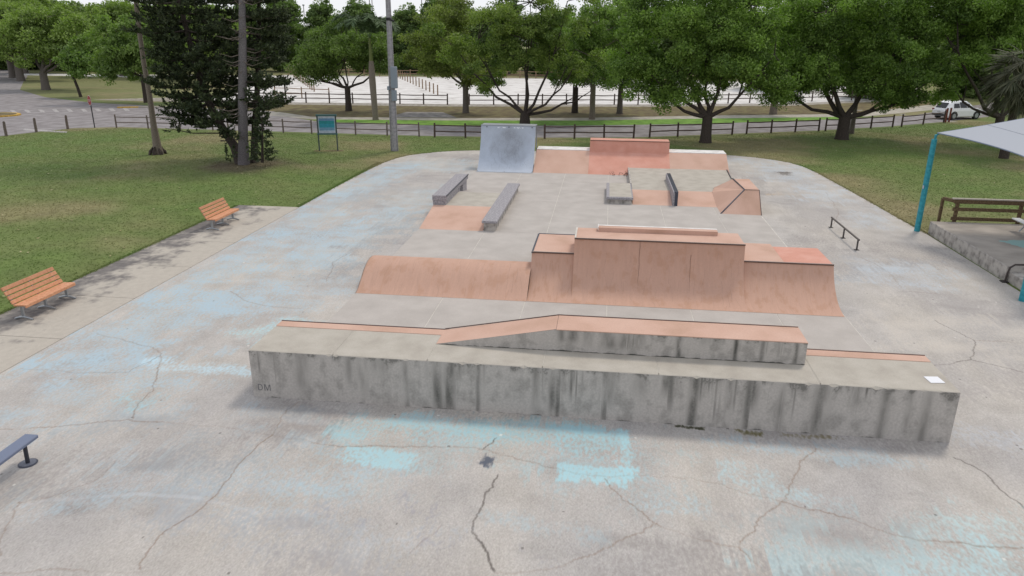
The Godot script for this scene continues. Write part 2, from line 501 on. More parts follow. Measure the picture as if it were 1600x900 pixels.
# cast wall with run-down stains; streaks: [position 0..1, width 0..1, length 0..1, strength]
func paint_wall(seed_: int, w: int, h: int, base: Color, streaks: Array, extra: int) -> ImageTexture:
	var px := PackedByteArray()
	px.resize(w * h * 3)
	var f := FastNoiseLite.new()
	f.noise_type = FastNoiseLite.TYPE_SIMPLEX_SMOOTH
	f.seed = seed_
	f.frequency = 0.02
	f.fractal_octaves = 5
	var im := f.get_image(w, maxi(8, h / 4), false, false, true)     # drawn out downwards
	im.convert(Image.FORMAT_L8)
	im.resize(w, h, Image.INTERPOLATE_CUBIC)
	var run := im.get_data()
	var blot := noise_img(seed_ + 1, w, h, 0.018, 5)
	var fine := noise_img(seed_ + 2, w, h, 0.12, 4)
	var r := RandomNumberGenerator.new()
	r.seed = seed_
	var col := PackedFloat32Array()
	col.resize(w)
	var len_ := PackedFloat32Array()
	len_.resize(w)
	for k in extra / 8:      # drips gather below chips and joints
		var at := r.randf()
		var force := r.randf_range(0.12, 0.6)
		for q in r.randi_range(3, 12): streaks.append([at + r.randfn(0.0, 0.013), r.randf_range(0.0005, 0.003), r.randf_range(0.12, 0.95), force * r.randf_range(0.4, 1.1)])
	for s in streaks:
		for i in range(int((s[0] - s[1] * 2) * w), int((s[0] + s[1] * 2) * w)):
			if i < 0 or i >= w: continue
			var q := exp(-pow((i / float(w) - s[0]) / s[1], 2.0) * 1.3) * float(s[3])
			if q > col[i]:
				col[i] = q
				len_[i] = s[2]
	for j in h:
		var t := float(j) / h
		for i in w:
			var o := j * w + i
			var rn := run[o] / 255.0
			var bl := blot[o] / 255.0
			var fi := fine[o] / 255.0
			var st := col[i] * clampf((len_[i] - t) * 3.0, 0.0, 1.0) * clampf(0.42 + (rn - 0.4) * 1.2 + (fi - 0.5) * 0.45, 0.0, 1.0)
			var cap := clampf((0.10 + (rn - 0.5) * 0.34 - t) * 12.0, 0.0, 1.0) * clampf((fi + bl - 0.75) * 2.0, 0.0, 1.0) * 0.5
			var foot := clampf((t - 0.95 + (bl - 0.5) * 0.1) * 30.0, 0.0, 1.0) * 0.85  # base line: dirt, with the dark shadow gap under the wall painted in
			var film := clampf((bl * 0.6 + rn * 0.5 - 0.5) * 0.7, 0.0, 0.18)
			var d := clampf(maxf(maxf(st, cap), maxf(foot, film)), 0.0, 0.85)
			var g := 1.0 + (fi - 0.5) * 0.12 + (r.randf() - 0.5) * 0.05
			px[o * 3] = clampi(int(lerpf(base.r * 255, 58, d) * g), 0, 255)
			px[o * 3 + 1] = clampi(int(lerpf(base.g * 255, 58, d) * g), 0, 255)
			px[o * 3 + 2] = clampi(int(lerpf(base.b * 255, 54, d) * g), 0, 255)
	im = Image.create_from_data(w, h, false, Image.FORMAT_RGB8, px)
	im.generate_mipmaps()
	return ImageTexture.create_from_image(im)

# path slabs: mildew creeping in from the lawn side with a ragged outline
func paint_path() -> ImageTexture:
	var w := 192
	var h := 2048
	var na := noise_img(81, w, h, 0.012, 5)
	var nb := noise_img(82, w, h, 0.05, 5)
	var r := RandomNumberGenerator.new()
	r.seed = 8
	var px := PackedByteArray()
	px.resize(w * h * 3)
	for j in h:
		for i in w:
			var o := j * w + i
			var a := na[o] / 255.0
			var b := nb[o] / 255.0
			var d := clampf((0.58 + (a - 0.5) * 0.9 + (b - 0.5) * 0.35 - float(i) / w) * 2.2, 0.0, 1.0) * (0.6 + b * 0.5)
			var g := 1.0 + (b - 0.5) * 0.07 + (r.randf() - 0.5) * 0.06
			px[o * 3] = clampi(int(lerpf(176, 100, d) * g), 0, 255)
			px[o * 3 + 1] = clampi(int(lerpf(169, 96, d) * g), 0, 255)
			px[o * 3 + 2] = clampi(int(lerpf(159, 95, d) * g), 0, 255)
	var im := Image.create_from_data(w, h, false, Image.FORMAT_RGB8, px)
	im.generate_mipmaps()
	return ImageTexture.create_from_image(im)

# steel ramp face: skate scuffs rubbed into the middle
func paint_steel() -> ImageTexture:
	var w := 512
	var na := noise_img(83, w, w, 0.007, 5)
	var nb := noise_img(84, w, w, 0.06, 4)
	var r := RandomNumberGenerator.new()
	r.seed = 9
	var px := PackedByteArray()
	px.resize(w * w * 3)
	for j in w:
		var v := float(j) / w
		for i in w:
			var u := float(i) / w
			var o := j * w + i
			var a := na[o] / 255.0 - 0.5
			var b := nb[o] / 255.0 - 0.5
			var q := pow((u - 0.55) / 0.34, 2.0) + pow((v - 0.36) / 0.36, 2.0)
			var d := clampf((1.25 - q + a * 1.3 + b * 0.5) * 0.36, 0.0, 0.5) * (0.85 + b * 0.6 + a * 0.5)
			var g := 1.0 + a * 0.06 + b * 0.06 + (r.randf() - 0.5) * 0.02
			px[o * 3] = clampi(int(lerpf(172, 110, d) * g), 0, 255)
			px[o * 3 + 1] = clampi(int(lerpf(181, 112, d) * g), 0, 255)
			px[o * 3 + 2] = clampi(int(lerpf(195, 118, d) * g), 0, 255)
	var im := Image.create_from_data(w, w, false, Image.FORMAT_RGB8, px)
	for k in 46:      # single scratches
		var x := r.randf_range(0.2, 0.85) * w
		var y := r.randf_range(0.08, 0.75) * w
		var an := r.randf_range(-0.5, 0.5) + PI / 2
		for q in r.randi_range(20, 90):
			var xi := int(x + cos(an) * q)
			var yi := int(y + sin(an) * q)
			if xi > 0 and yi > 0 and xi < w and yi < w: im.set_pixel(xi, yi, im.get_pixel(xi, yi).darkened(0.25))
	for q in [[0.30, 0.47], [0.60, 0.78]]:     # bare bright rub under the lip
		for i in range(int(q[0] * w), int(q[1] * w)):
			for j in range(14, 24):
				if nb[j * w + i] > 118: im.set_pixel(i, j, c8(226, 230, 236))
	im.generate_mipmaps()
	return ImageTexture.create_from_image(im)

# curved pink faces: rain runs, rust blooms and wheel rubs on the same pink
func paint_ramp() -> ImageTexture:
	var w := 1024
	var h := 384
	var f := FastNoiseLite.new()
	f.noise_type = FastNoiseLite.TYPE_SIMPLEX_SMOOTH
	f.seed = 85
	f.frequency = 0.03
	f.fractal_octaves = 5
	var im := f.get_image(w, 40, false, false, true)
	im.convert(Image.FORMAT_L8)
	im.resize(w, h, Image.INTERPOLATE_CUBIC)
	var run := im.get_data()
	var na := noise_img(86, w, h, 0.008, 5)
	var nb := noise_img(87, w, h, 0.06, 4)
	var r := RandomNumberGenerator.new()
	r.seed = 10
	var px := PackedByteArray()
	px.resize(w * h * 3)
	for j in h:
		for i in w:
			var o := j * w + i
			var rn := run[o] / 255.0 - 0.5
			var a := na[o] / 255.0 - 0.5
			var b := nb[o] / 255.0 - 0.5
			var rust := clampf((a * 1.6 + rn * 0.7 + b * 0.5 - 0.12) * 0.8, 0.0, 0.3)
			var g := 1.0 + rn * 0.045 + b * 0.03 + (r.randf() - 0.5) * 0.04
			px[o * 3] = clampi(int(lerpf(189, 162, rust) * g), 0, 255)
			px[o * 3 + 1] = clampi(int(lerpf(153, 122, rust) * g), 0, 255)
			px[o * 3 + 2] = clampi(int(lerpf(135, 96, rust) * g), 0, 255)
	im = Image.create_from_data(w, h, false, Image.FORMAT_RGB8, px)
	for k in 70:      # wheel rubs
		var x := r.randf() * w
		var y := r.randf_range(0.1, 0.9) * h
		var dx := r.randf_range(-0.35, 0.35)
		var dk := r.randf_range(0.05, 0.16)
		for q in r.randi_range(20, 110):
			var xi := int(x + dx * q + sin(q * 0.05) * 3.0)
			var yi := int(y + q)
			if xi > 1 and yi > 0 and xi < w - 1 and yi < h:
				for e in 2: im.set_pixel(xi + e, yi, im.get_pixel(xi + e, yi).darkened(dk * r.randf()))
	im.generate_mipmaps()
	return ImageTexture.create_from_image(im)

func uv_mat(tex: Texture2D, rough: float = 0.85) -> StandardMaterial3D:
	var m := StandardMaterial3D.new()
	m.albedo_texture = tex
	m.roughness = rough
	m.texture_repeat = false
	return m

func build_materials():
	mats.slab = uv_mat(paint_slab(), 0.8)
	mats.sheet = uv_mat(paint_steel(), 0.5)
	mats.pad = tri_mat(ramp_tex(31, 512, 0.012, 6, [[0.0, c8(168, 162, 157)], [0.5, c8(176, 170, 165)], [1.0, c8(184, 178, 173)]], 0.025), 7.3)
	mats.joint = tri_mat(ramp_tex(32, 256, 0.02, 4, [[0.0, c8(182, 178, 170)], [1.0, c8(214, 210, 202)]], 0.05), 2.0)
	mats.deck = tri_mat(ramp_tex(33, 512, 0.014, 6, [[0.0, c8(162, 155, 146)], [0.45, c8(174, 168, 158)], [1.0, c8(184, 178, 169)]], 0.035), 5.1)
	mats.path = uv_mat(paint_path())
	mats.path_old = tri_mat(ramp_tex(35, 512, 0.012, 6, [[0.0, c8(104, 100, 100)], [0.5, c8(134, 129, 127)], [1.0, c8(176, 170, 162)]], 0.05), 5.9)
	mats.pink = tri_mat(ramp_tex(36, 512, 0.008, 5, [[0.0, c8(182, 148, 129)], [0.4, c8(195, 160, 143)], [1.0, c8(203, 170, 154)]], 0.03), 6.3)
	mats.pink_run = uv_mat(paint_ramp())
	mats.red = tri_mat(ramp_tex(39, 512, 0.012, 6, [[0.0, c8(190, 134, 116)], [0.5, c8(203, 147, 130)], [1.0, c8(209, 159, 144)]], 0.03), 5.9)
	mats.white_conc = tri_mat(ramp_tex(42, 256, 0.02, 5, [[0.0, c8(196, 192, 190)], [0.5, c8(222, 220, 218)], [1.0, c8(232, 230, 228)]], 0.03), 3.0)
	mats.dark_conc = tri_mat(ramp_tex(43, 512, 0.014, 6, [[0.0, c8(112, 108, 104)], [0.3, c8(152, 147, 142)], [0.55, c8(176, 171, 165)], [1.0, c8(188, 183, 176)]], 0.05), 2.7)
	mats.granite = tri_mat(ramp_tex(44, 256, 0.05, 5, [[0.0, c8(118, 116, 122)], [0.5, c8(150, 147, 152)], [1.0, c8(178, 175, 178)]], 0.09), 1.3)
	mats.steel = plain(c8(72, 76, 88), 0.45, 0.6)
	mats.coping = plain(c8(100, 84, 78), 0.4, 0.5)
	mats.galv = plain(c8(164, 168, 172), 0.4, 0.7)
	mats.wood = tri_mat(ramp_tex(46, 256, 0.03, 5, [[0.0, c8(178, 122, 88)], [0.5, c8(204, 146, 110)], [1.0, c8(216, 164, 130)]], 0.04), 0.9, 0.6)
	mats.fence = tri_mat(ramp_tex(47, 256, 0.03, 5, [[0.0, c8(52, 42, 38)], [0.5, c8(78, 64, 58)], [1.0, c8(108, 92, 84)]], 0.08), 0.8, 0.9)
	mats.fence_grey = tri_mat(ramp_tex(48, 256, 0.03, 5, [[0.0, c8(80, 70, 66)], [0.5, c8(112, 100, 94)], [1.0, c8(140, 128, 120)]], 0.08), 0.8, 0.9)
	mats.fence_tan = tri_mat(ramp_tex(49, 256, 0.03, 5, [[0.0, c8(104, 84, 66)], [0.5, c8(138, 114, 92)], [1.0, c8(164, 142, 118)]], 0.08), 0.8, 0.9)
	mats.rail_wood = tri_mat(ramp_tex(50, 256, 0.03, 5, [[0.0, c8(74, 60, 44)], [0.5, c8(102, 84, 62)], [1.0, c8(132, 112, 86)]], 0.08), 0.7, 0.9)
	mats.rail_cap = tri_mat(ramp_tex(51, 256, 0.03, 5, [[0.0, c8(150, 142, 132)], [1.0, c8(196, 190, 180)]], 0.06), 0.7, 0.9)
	mats.bark = tri_mat(ramp_tex(52, 256, 0.05, 5, [[0.0, c8(36, 31, 28)], [0.5, c8(64, 56, 51)], [1.0, c8(98, 88, 80)]], 0.12), 0.9, 0.95)
	mats.bark_grey = tri_mat(ramp_tex(53, 256, 0.05, 5, [[0.0, c8(72, 66, 62)], [0.5, c8(106, 99, 94)], [1.0, c8(140, 132, 126)]], 0.1), 0.9, 0.95)
	mats.bark_palm = tri_mat(ramp_tex(54, 256, 0.05, 5, [[0.0, c8(92, 82, 74)], [0.5, c8(126, 115, 106)], [1.0, c8(156, 146, 136)]], 0.08), 0.8, 0.95)
	mats.bark_pine = tri_mat(ramp_tex(55, 256, 0.05, 5, [[0.0, c8(74, 70, 74)], [0.5, c8(112, 107, 110)], [1.0, c8(142, 136, 137)]], 0.1), 0.9, 0.95)
	mats.leaf = vert_mat(0.6, Color(0.8, 0.9, 0.5))
	mats.needle = vert_mat(0.7, Color(0.2, 0.24, 0.12))
	mats.asphalt = tri_mat(ramp_tex(56, 512, 0.012, 6, [[0.0, c8(112, 106, 106)], [0.5, c8(132, 127, 128)], [1.0, c8(150, 146, 147)]], 0.06), 9.0, 0.9)
	mats.sidewalk = tri_mat(ramp_tex(57, 256, 0.02, 5, [[0.0, c8(142, 136, 126)], [0.5, c8(166, 160, 148)], [1.0, c8(182, 176, 164)]], 0.05), 6.0)
	mats.shell = tri_mat(ramp_tex(58, 512, 0.015, 6, [[0.0, c8(178, 174, 170)], [0.4, c8(208, 205, 203)], [1.0, c8(226, 224, 222)]], 0.05), 19.0, 0.95)
	mats.gravel = tri_mat(ramp_tex(66, 256, 0.03, 6, [[0.0, c8(120, 112, 102)], [0.5, c8(150, 144, 134)], [1.0, c8(186, 180, 172)]], 0.08), 5.0, 0.95)
	mats.paint_white = tri_mat(ramp_tex(59, 256, 0.03, 5, [[0.0, c8(132, 128, 128)], [0.5, c8(158, 154, 154)], [1.0, c8(192, 190, 188)]], 0.06), 1.6)
	mats.paint_yellow = tri_mat(ramp_tex(60, 256, 0.03, 5, [[0.0, c8(150, 120, 58)], [0.5, c8(196, 158, 70)], [1.0, c8(214, 180, 96)]], 0.06), 1.6)
	mats.dry = tri_mat(ramp_tex(61, 512, 0.012, 6, [[0.0, c8(76, 64, 44)], [0.45, c8(104, 92, 62)], [0.75, c8(112, 106, 66)], [1.0, c8(140, 126, 92)]], 0.14), 8.0, 1.0)
	mats.lush = tri_mat(ramp_tex(62, 512, 0.012, 6, [[0.0, c8(78, 108, 38)], [0.5, c8(102, 142, 50)], [1.0, c8(124, 160, 68)]], 0.12), 7.0, 1.0)
	var lawn := tri_mat(ramp_tex(63, 1024, 0.012, 6, [[0.0, c8(206, 204, 194)], [0.5, c8(228, 228, 220)], [1.0, c8(248, 246, 240)]], 0.1), 17.0, 1.0)
	lawn.vertex_color_use_as_albedo = true
	mats.lawn = lawn
	mats.teal = tri_mat(ramp_tex(64, 256, 0.03, 5, [[0.0, c8(22, 116, 132)], [0.5, c8(34, 142, 158)], [1.0, c8(70, 164, 176)]], 0.03), 1.1, 0.45)
	mats.sail = plain(c8(166, 171, 181), 0.8)
	mats.sail.backlight_enabled = true
	mats.sail.backlight = Color(0.35, 0.38, 0.42)
	mats.pole = tri_mat(ramp_tex(65, 256, 0.03, 5, [[0.0, c8(128, 126, 128)], [0.5, c8(152, 150, 154)], [1.0, c8(172, 170, 174)]], 0.05), 1.4)
	mats.cabinet = plain(c8(140, 150, 162), 0.5, 0.3)
	mats.black = plain(c8(30, 29, 30), 0.5)
# ------------------------------------------------------------------ vegetation
func leaf_quad(mb: MB, p: Vector3, dir: Vector3, side: Vector3, l: float, w: float, col: Color):
	var a := p - dir * l * 0.5
	var b := p + side * w * 0.5
	var d := p + dir * l * 0.5
	var e := p - side * w * 0.5
	var nn := side.cross(dir).normalized()
	mb.v.append(a); mb.v.append(d); mb.v.append(b)
	mb.v.append(a); mb.v.append(e); mb.v.append(d)
	for i in 6:
		mb.n.append(nn)
		mb.c.append(col)

func rand_dir(r: RandomNumberGenerator) -> Vector3:
	var z := r.randf_range(-1.0, 1.0)
	var t := r.randf() * TAU
	var q := sqrt(1.0 - z * z)
	return Vector3(q * cos(t), z, q * sin(t))

func leaf_blob(mb: MB, r: RandomNumberGenerator, ctr: Vector3, rad: float, cnt: int, size: float, ca: Color, cb: Color, tone: float):
	for i in cnt:
		var d := rand_dir(r) * pow(r.randf(), 0.45)
		d.y *= 0.7
		var p := ctr + d * rad
		var dir := (rand_dir(r) + d * 0.5).normalized()
		var side := dir.cross(rand_dir(r)).normalized()
		var s := size * r.randf_range(0.65, 1.35)
		var col := ca.lerp(cb, clampf(tone + r.randf_range(-0.3, 0.3), 0.0, 1.0))
		leaf_quad(mb, p, dir, side, s * 1.5, s * 0.8, col)

func bez(a: Vector3, b: Vector3, c: Vector3, n: int) -> Array:
	var out := []
	for i in n + 1:
		var t := float(i) / n
		out.append(a.lerp(b, t).lerp(b.lerp(c, t), t))
	return out

# crown: array of [centre relative to the base, radii]; stems: how many trunks leave the ground
func broad_tree(called: String, label: String, group: String, base: Vector3, crown: Array, o: Dictionary) -> Node3D:
	var r := RandomNumberGenerator.new()
	r.seed = o.get("seed", 1)
	var t := thing(called, label, "tree", base, 0.0, group)
	var tr := MB.new()
	var fork: float = o.get("fork", 1.8)
	var rad: float = o.get("rad", 0.3)
	var lean: Vector3 = o.get("lean", Vector3.ZERO)
	var top := Vector3(0, fork, 0) + lean
	var nodes := []
	if o.get("stems", 1) == 1:
		tr.tube([Vector3(0, -0.1, 0), Vector3(0, 0.12, 0), Vector3(0, fork * 0.35, 0) + lean * 0.3, Vector3(0, fork * 0.7, 0) + lean * 0.75, top], [rad * 1.35, rad * 1.12, rad * 0.98, rad * 0.92, rad * 0.9], 10)
	else:
		tr.tube([Vector3(0, -0.1, 0), Vector3(0, 0.1, 0), Vector3(0, fork * 0.6, 0), top], [rad * 1.5, rad * 1.3, rad * 1.15, rad], 9)
	var vol := []
	var tot := 0.0
	for e in crown:
		tot += e[1].x * e[1].y * e[1].z
		vol.append(tot)
	for e in crown:
		if crown.size() > 2 and e[1].y < 0.36 * crown[0][1].y: continue
		var kk: int = o.get("limbs", 1)
		for k in kk:
			var tgt: Vector3 = e[0] + Vector3(r.randf_range(-0.5, 0.5) * e[1].x, r.randf_range(-0.25, 0.4) * e[1].y, r.randf_range(-0.5, 0.5) * e[1].z)
			var rise := tgt.y - top.y
			var mid := top + Vector3((tgt.x - top.x) * r.randf_range(0.5, 0.75), rise * r.randf_range(0.12, 0.38), (tgt.z - top.z) * r.randf_range(0.5, 0.75))
			var pts := bez(top - Vector3(0, 0.15, 0), mid, tgt, 6)
			for q in range(1, 6): pts[q] += rand_dir(r) * 0.16
			var r0: float = rad * r.randf_range(0.36, 0.52) * (1.0 if k == 0 else 0.7)
			var rr := []
			for q in 7: rr.append(lerpf(r0, 0.03, pow(q / 6.0, 0.8)))
			tr.tube(pts, rr, 6)
			for q in range(2, 7): nodes.append(pts[q])
			for sub in 2:
				var s0: Vector3 = pts[3 + sub]
				var e2: Vector3 = e[0] + rand_dir(r) * e[1] * 0.75
				var sp := bez(s0, s0.lerp(e2, 0.5) + rand_dir(r) * 0.4, e2, 4)
				var r1: float = rr[3 + sub] * 0.7
				tr.tube(sp, [r1, r1 * 0.8, r1 * 0.6, r1 * 0.4, 0.015], 5, false)
				for q in range(1, 5): nodes.append(sp[q])
	var lf := MB.new()
	var ca: Color = o.get("ca", Color(0.054, 0.101, 0.024))
	var cb: Color = o.get("cb", Color(0.189, 0.297, 0.074))
	var nc: int = o.get("clusters", 150)
	var per: int = o.get("leaves", 100)
	var size: float = o.get("size", 0.14)
	var blob: float = o.get("blob", 1.0)
	# leaves sit in boughs: flattened clumps with gaps between them
	var boughs := []
	var want := int(nc / 2.9)
	var tries := 0
	while boughs.size() < want and tries < want * 12:
		tries += 1
		var pick := r.randf() * tot
		var ei := 0
		while ei < vol.size() - 1 and vol[ei] < pick: ei += 1
		var e: Array = crown[ei]
		var d := rand_dir(r) * pow(r.randf(), o.get("shell", 0.3))
		if d.y < -0.6: d.y = -0.6 + r.randf_range(-0.25, 0.1)
		var ctr: Vector3 = e[0] + d * e[1]
		var close := false
		for q in boughs:
			if q[0].distance_squared_to(ctr) < 0.42 * blob * blob:
				close = true
				break
		if close: continue
		boughs.append([ctr, d])
	for bg in boughs:
		var ctr: Vector3 = bg[0]
		var best := top
		var bd := 1e9
		for q in nodes:
			var dd: float = q.distance_squared_to(ctr)
			if dd < bd:
				bd = dd
				best = q
		tr.tube([best, best.lerp(ctr, 0.55) + Vector3(0, -0.12, 0), ctr], [0.04, 0.028, 0.012], 4, false)
		var tone := r.randf_range(0.25, 0.8)
		var br := r.randf_range(0.75, 1.35) * blob
		for k in r.randi_range(5, 8):
			var dq := rand_dir(r) * br * r.randf_range(0.5, 1.0)
			dq.y = dq.y * 0.6 - 0.12 * dq.length() * dq.length() / br
			var sc := ctr + dq
			tr.tube([ctr, ctr.lerp(sc, 0.6) + Vector3(0, 0.05, 0), sc], [0.016, 0.012, 0.005], 3, false)
			leaf_blob(lf, r, sc, r.randf_range(0.42, 0.9) * blob, int(per * r.randf_range(0.55, 1.1)), size * r.randf_range(0.7, 1.1), ca, cb, clampf(tone + r.randf_range(-0.15, 0.15), 0.0, 1.0))
	obj("trunk", tr, o.get("bark", mats.bark), t)
	obj("crown", lf, mats.leaf, t)
	return t

# crown ellipsoids given in the photograph's pixels, at the tree's own distance
func px_crown(base: Vector3, list: Array) -> Array:
	var out := []
	for e in list:
		var zz: float = base.z + (e[4] if e.size() > 4 else 0.0)
		var ctr := pz(e[0], e[1], zz)
		var s: float = (ctr - Vector3(0, CAM_H, 0)).dot(cam_f) / FOCAL
		out.append([ctr - base, Vector3(e[2] * s, e[3] * s, e[2] * s * 0.85)])
	return out

func copy_tree(src: Node3D, label: String, at: Vector3, turn: float, scale_: Vector3, group: String) -> Node3D:
	var c: Node3D = src.duplicate()
	c.name = numbered(String(src.name).rstrip("0123456789").rstrip("_"))
	add_child(c)
	c.position = at
	c.rotation.y = turn
	c.scale = scale_
	c.set_meta("label", label)
	if group: c.set_meta("group", group)
	return c

func spray(mb: MB, r: RandomNumberGenerator, p: Vector3, dir: Vector3, l: float, cnt: int, ca: Color, cb: Color):
	# a rope-like shoot of short needles
	for k in cnt:
		var t := r.randf()
		var q := p + dir * l * t
		var d := (dir * 0.7 + rand_dir(r)).normalized()
		var side := d.cross(rand_dir(r)).normalized()
		leaf_quad(mb, q + d * 0.04, d, side, r.randf_range(0.16, 0.28), r.randf_range(0.055, 0.095), ca.lerp(cb, r.randf()))

func pine_cluster():
	var base := Vector3(-20.66, -0.03, -40.16)
	var t := thing("pine_tree", "dark tall multi-trunk pine with bare grey main trunk and leaning side trunk", "tree", base)
	var z := base.z
	var r := RandomNumberGenerator.new()
	r.seed = 91
	var main := MB.new()
	var pm := []
	for q in [[381, 258], [380, 215], [379, 160], [379, 100], [379, 50], [378, 0], [377, -60]]: pm.append(pz(q[0], q[1], z) - base)
	pm[0].y = -0.1
	main.tube(pm, [0.34, 0.27, 0.25, 0.22, 0.2, 0.17, 0.1], 10)
	obj("trunk", main, mats.bark_pine, t)
	main = MB.new()
	# short dead curved branches
	for k in 44:
		var f := r.randf_range(0.9, 5.2)
		var i := int(f)
		var p: Vector3 = pm[i].lerp(pm[i + 1], f - i)
		var an := r.randf() * TAU
		var l := r.randf_range(0.9, 1.7)
		var d := Vector3(cos(an), 0, sin(an))
		main.tube([p, p + d * l * 0.5 + Vector3(0, -0.16, 0), p + d * l + Vector3(0, 0.04, 0)], [0.03, 0.02, 0.008], 4, false)
	obj("dead_branches", main, mats.bark_palm, t)
	var side := MB.new()
	var ps := []
	for q in [[374, 258], [366, 228], [345, 196], [326, 160], [312, 120], [300, 80], [290, 40], [280, 0], [272, -50]]: ps.append(pz(q[0], q[1], z - 0.9) - base)
	ps[0] = Vector3(-0.25, -0.1, -0.15)
	side.tube(ps, [0.3, 0.26, 0.23, 0.2, 0.18, 0.16, 0.14, 0.12, 0.08], 8)
	var back := MB.new()
	var pb := []
	for q in [[392, 255], [398, 200], [402, 140], [404, 80], [405, 20], [404, -40]]: pb.append(pz(q[0], q[1], z - 2.2) - base)
	pb[0] = Vector3(0.35, -0.1, -0.6)
	back.tube(pb, [0.22, 0.2, 0.17, 0.15, 0.12, 0.08], 8)
	var young := MB.new()
	var py := []
	for q in [[410, 254], [410, 215], [409, 170]]: py.append(pz(q[0], q[1], z + 0.5) - base)
	young.tube(py, [0.09, 0.06, 0.02], 6)
	var dk := Color(0.016, 0.028, 0.013)
	var lt := Color(0.075, 0.1, 0.035)
	var fol := MB.new()
	var specs := [[ps, 2.2, 8.0, 96, 2.6, side, -0.25], [pb, 1.6, 5.0, 36, 1.8, back, 0.35], [pm, 3.0, 6.0, 36, 2.2, side, 0.0]]
	for s in specs:
		var path: Array = s[0]
		for k in s[3]:
			var whorl: int = k / 6
			var f: float = lerpf(s[1], s[2] - 0.01, float(whorl) * 6.0 / s[3]) + r.randf_range(0.0, 0.05)
			var i := mini(int(f), path.size() - 2)
			var p: Vector3 = path[i].lerp(path[i + 1], f - i)
			var an: float = k * TAU / 6.0 + whorl * 0.7 + r.randf_range(-0.3, 0.3)
			if path == pm: an = -absf(fposmod(an, PI))
			var l: float = s[4] * r.randf_range(0.6, 1.1)
			var d := Vector3(cos(an) + s[6], 0, sin(an)).normalized()
			var pts := bez(p, p + d * l * 0.55 + Vector3(0, -0.35, 0), p + d * l + Vector3(0, r.randf_range(-0.25, 0.25), 0), 5)
			s[5].tube(pts, [0.045, 0.04, 0.032, 0.026, 0.018, 0.01], 4, false)
			var sd := d.cross(Vector3.UP)
			for q in 26:
				var t2 := r.randf_range(0.25, 1.0)
				var ii := mini(int(t2 * 5), 4)
				var pp: Vector3 = pts[ii].lerp(pts[ii + 1], t2 * 5 - ii)
				var dd: Vector3 = (d * r.randf_range(0.2, 1.0) + sd * r.randf_range(-1.0, 1.0) + Vector3(0, r.randf_range(0.0, 0.9), 0)).normalized()
				spray(fol, r, pp, dd, r.randf_range(0.4, 0.85), 22, dk, lt)
	# low sprays on the right side of the main trunk
	for q in [[432, 133, 26], [440, 152, 22], [425, 165, 24], [415, 120, 18], [395, 150, 20], [350, 205, 18], [368, 212, 14], [258, 200, 14], [290, 190, 22]]:
		var c := pz(q[0], q[1], z + r.randf_range(-0.6, 0.8)) - base
		var a := pz(381 if q[0] > 380 else 345, q[1] + 8, z) - base
		side.tube([a, a.lerp(c, 0.5) + Vector3(0, -0.15, 0), c], [0.04, 0.03, 0.012], 4, false)
		for k in q[2]:
			var pp := a.lerp(c, r.randf_range(0.45, 1.05)) + rand_dir(r) * 0.22
			spray(fol, r, pp, (Vector3(r.randf_range(-0.6, 0.6), r.randf_range(0, 0.9), r.randf_range(-0.6, 0.6))).normalized(), 0.45, 13, dk, lt)
	for k in 150:
		var f := r.randf()
		var p: Vector3 = py[0].lerp(py[2], f)
		var an := r.randf() * TAU
		var l := lerpf(0.95, 0.3, f) * r.randf_range(0.5, 1.1)
		var d := Vector3(cos(an), r.randf_range(-0.1, 0.35), sin(an)).normalized()
		spray(fol, r, p + d * l * 0.4, d, l * 0.7, 14, dk, lt)
	for k in 14:
		var p := pz(r.randf_range(352, 372), r.randf_range(232, 258), z + 0.6) - base
		spray(fol, r, p, Vector3(0, 1, 0), 0.3, 7, dk, lt)
	obj("side_trunk", side, mats.bark, t)
	obj("back_trunk", back, mats.bark, t)
	obj("young_stem", young, mats.bark, t)
	obj("foliage", fol, mats.needle, t)

func frond(mb: MB, r: RandomNumberGenerator, p: Vector3, d: Vector3, l: float, rise: float, droop: float, lw: float, ll: float, n: int, ca: Color, cb: Color):
	var pts := bez(p, p + d * l * 0.5 + Vector3(0, rise, 0), p + d * l + Vector3(0, rise - droop, 0), 8)
	for i in 8:
		var s: Vector3 = (pts[i + 1] - pts[i]).cross(Vector3.UP).normalized() * 0.025
		var a: Vector3 = pts[i]
		var b: Vector3 = pts[i + 1]
		leaf_quad(mb, (a + b) * 0.5, (b - a).normalized(), s.normalized(), (b - a).length() * 1.3, 0.06, ca.lerp(cb, 0.7))
	for k in n:
		var t := r.randf_range(0.12, 1.0)
		var ii := mini(int(t * 8), 7)
		var q: Vector3 = pts[ii].lerp(pts[ii + 1], t * 8 - ii)
		var tg: Vector3 = (pts[ii + 1] - pts[ii]).normalized()
		var sd := tg.cross(Vector3.UP).normalized() * (1.0 if k % 2 == 0 else -1.0)
		var dr := (sd * 0.8 + tg * 0.55 + Vector3(0, r.randf_range(-0.75, 0.1), 0)).normalized()
		var le := ll * (1.0 - 0.55 * absf(t - 0.45)) * r.randf_range(0.8, 1.15)
		leaf_quad(mb, q + dr * le * 0.5, dr, tg, le, lw, ca.lerp(cb, r.randf()))

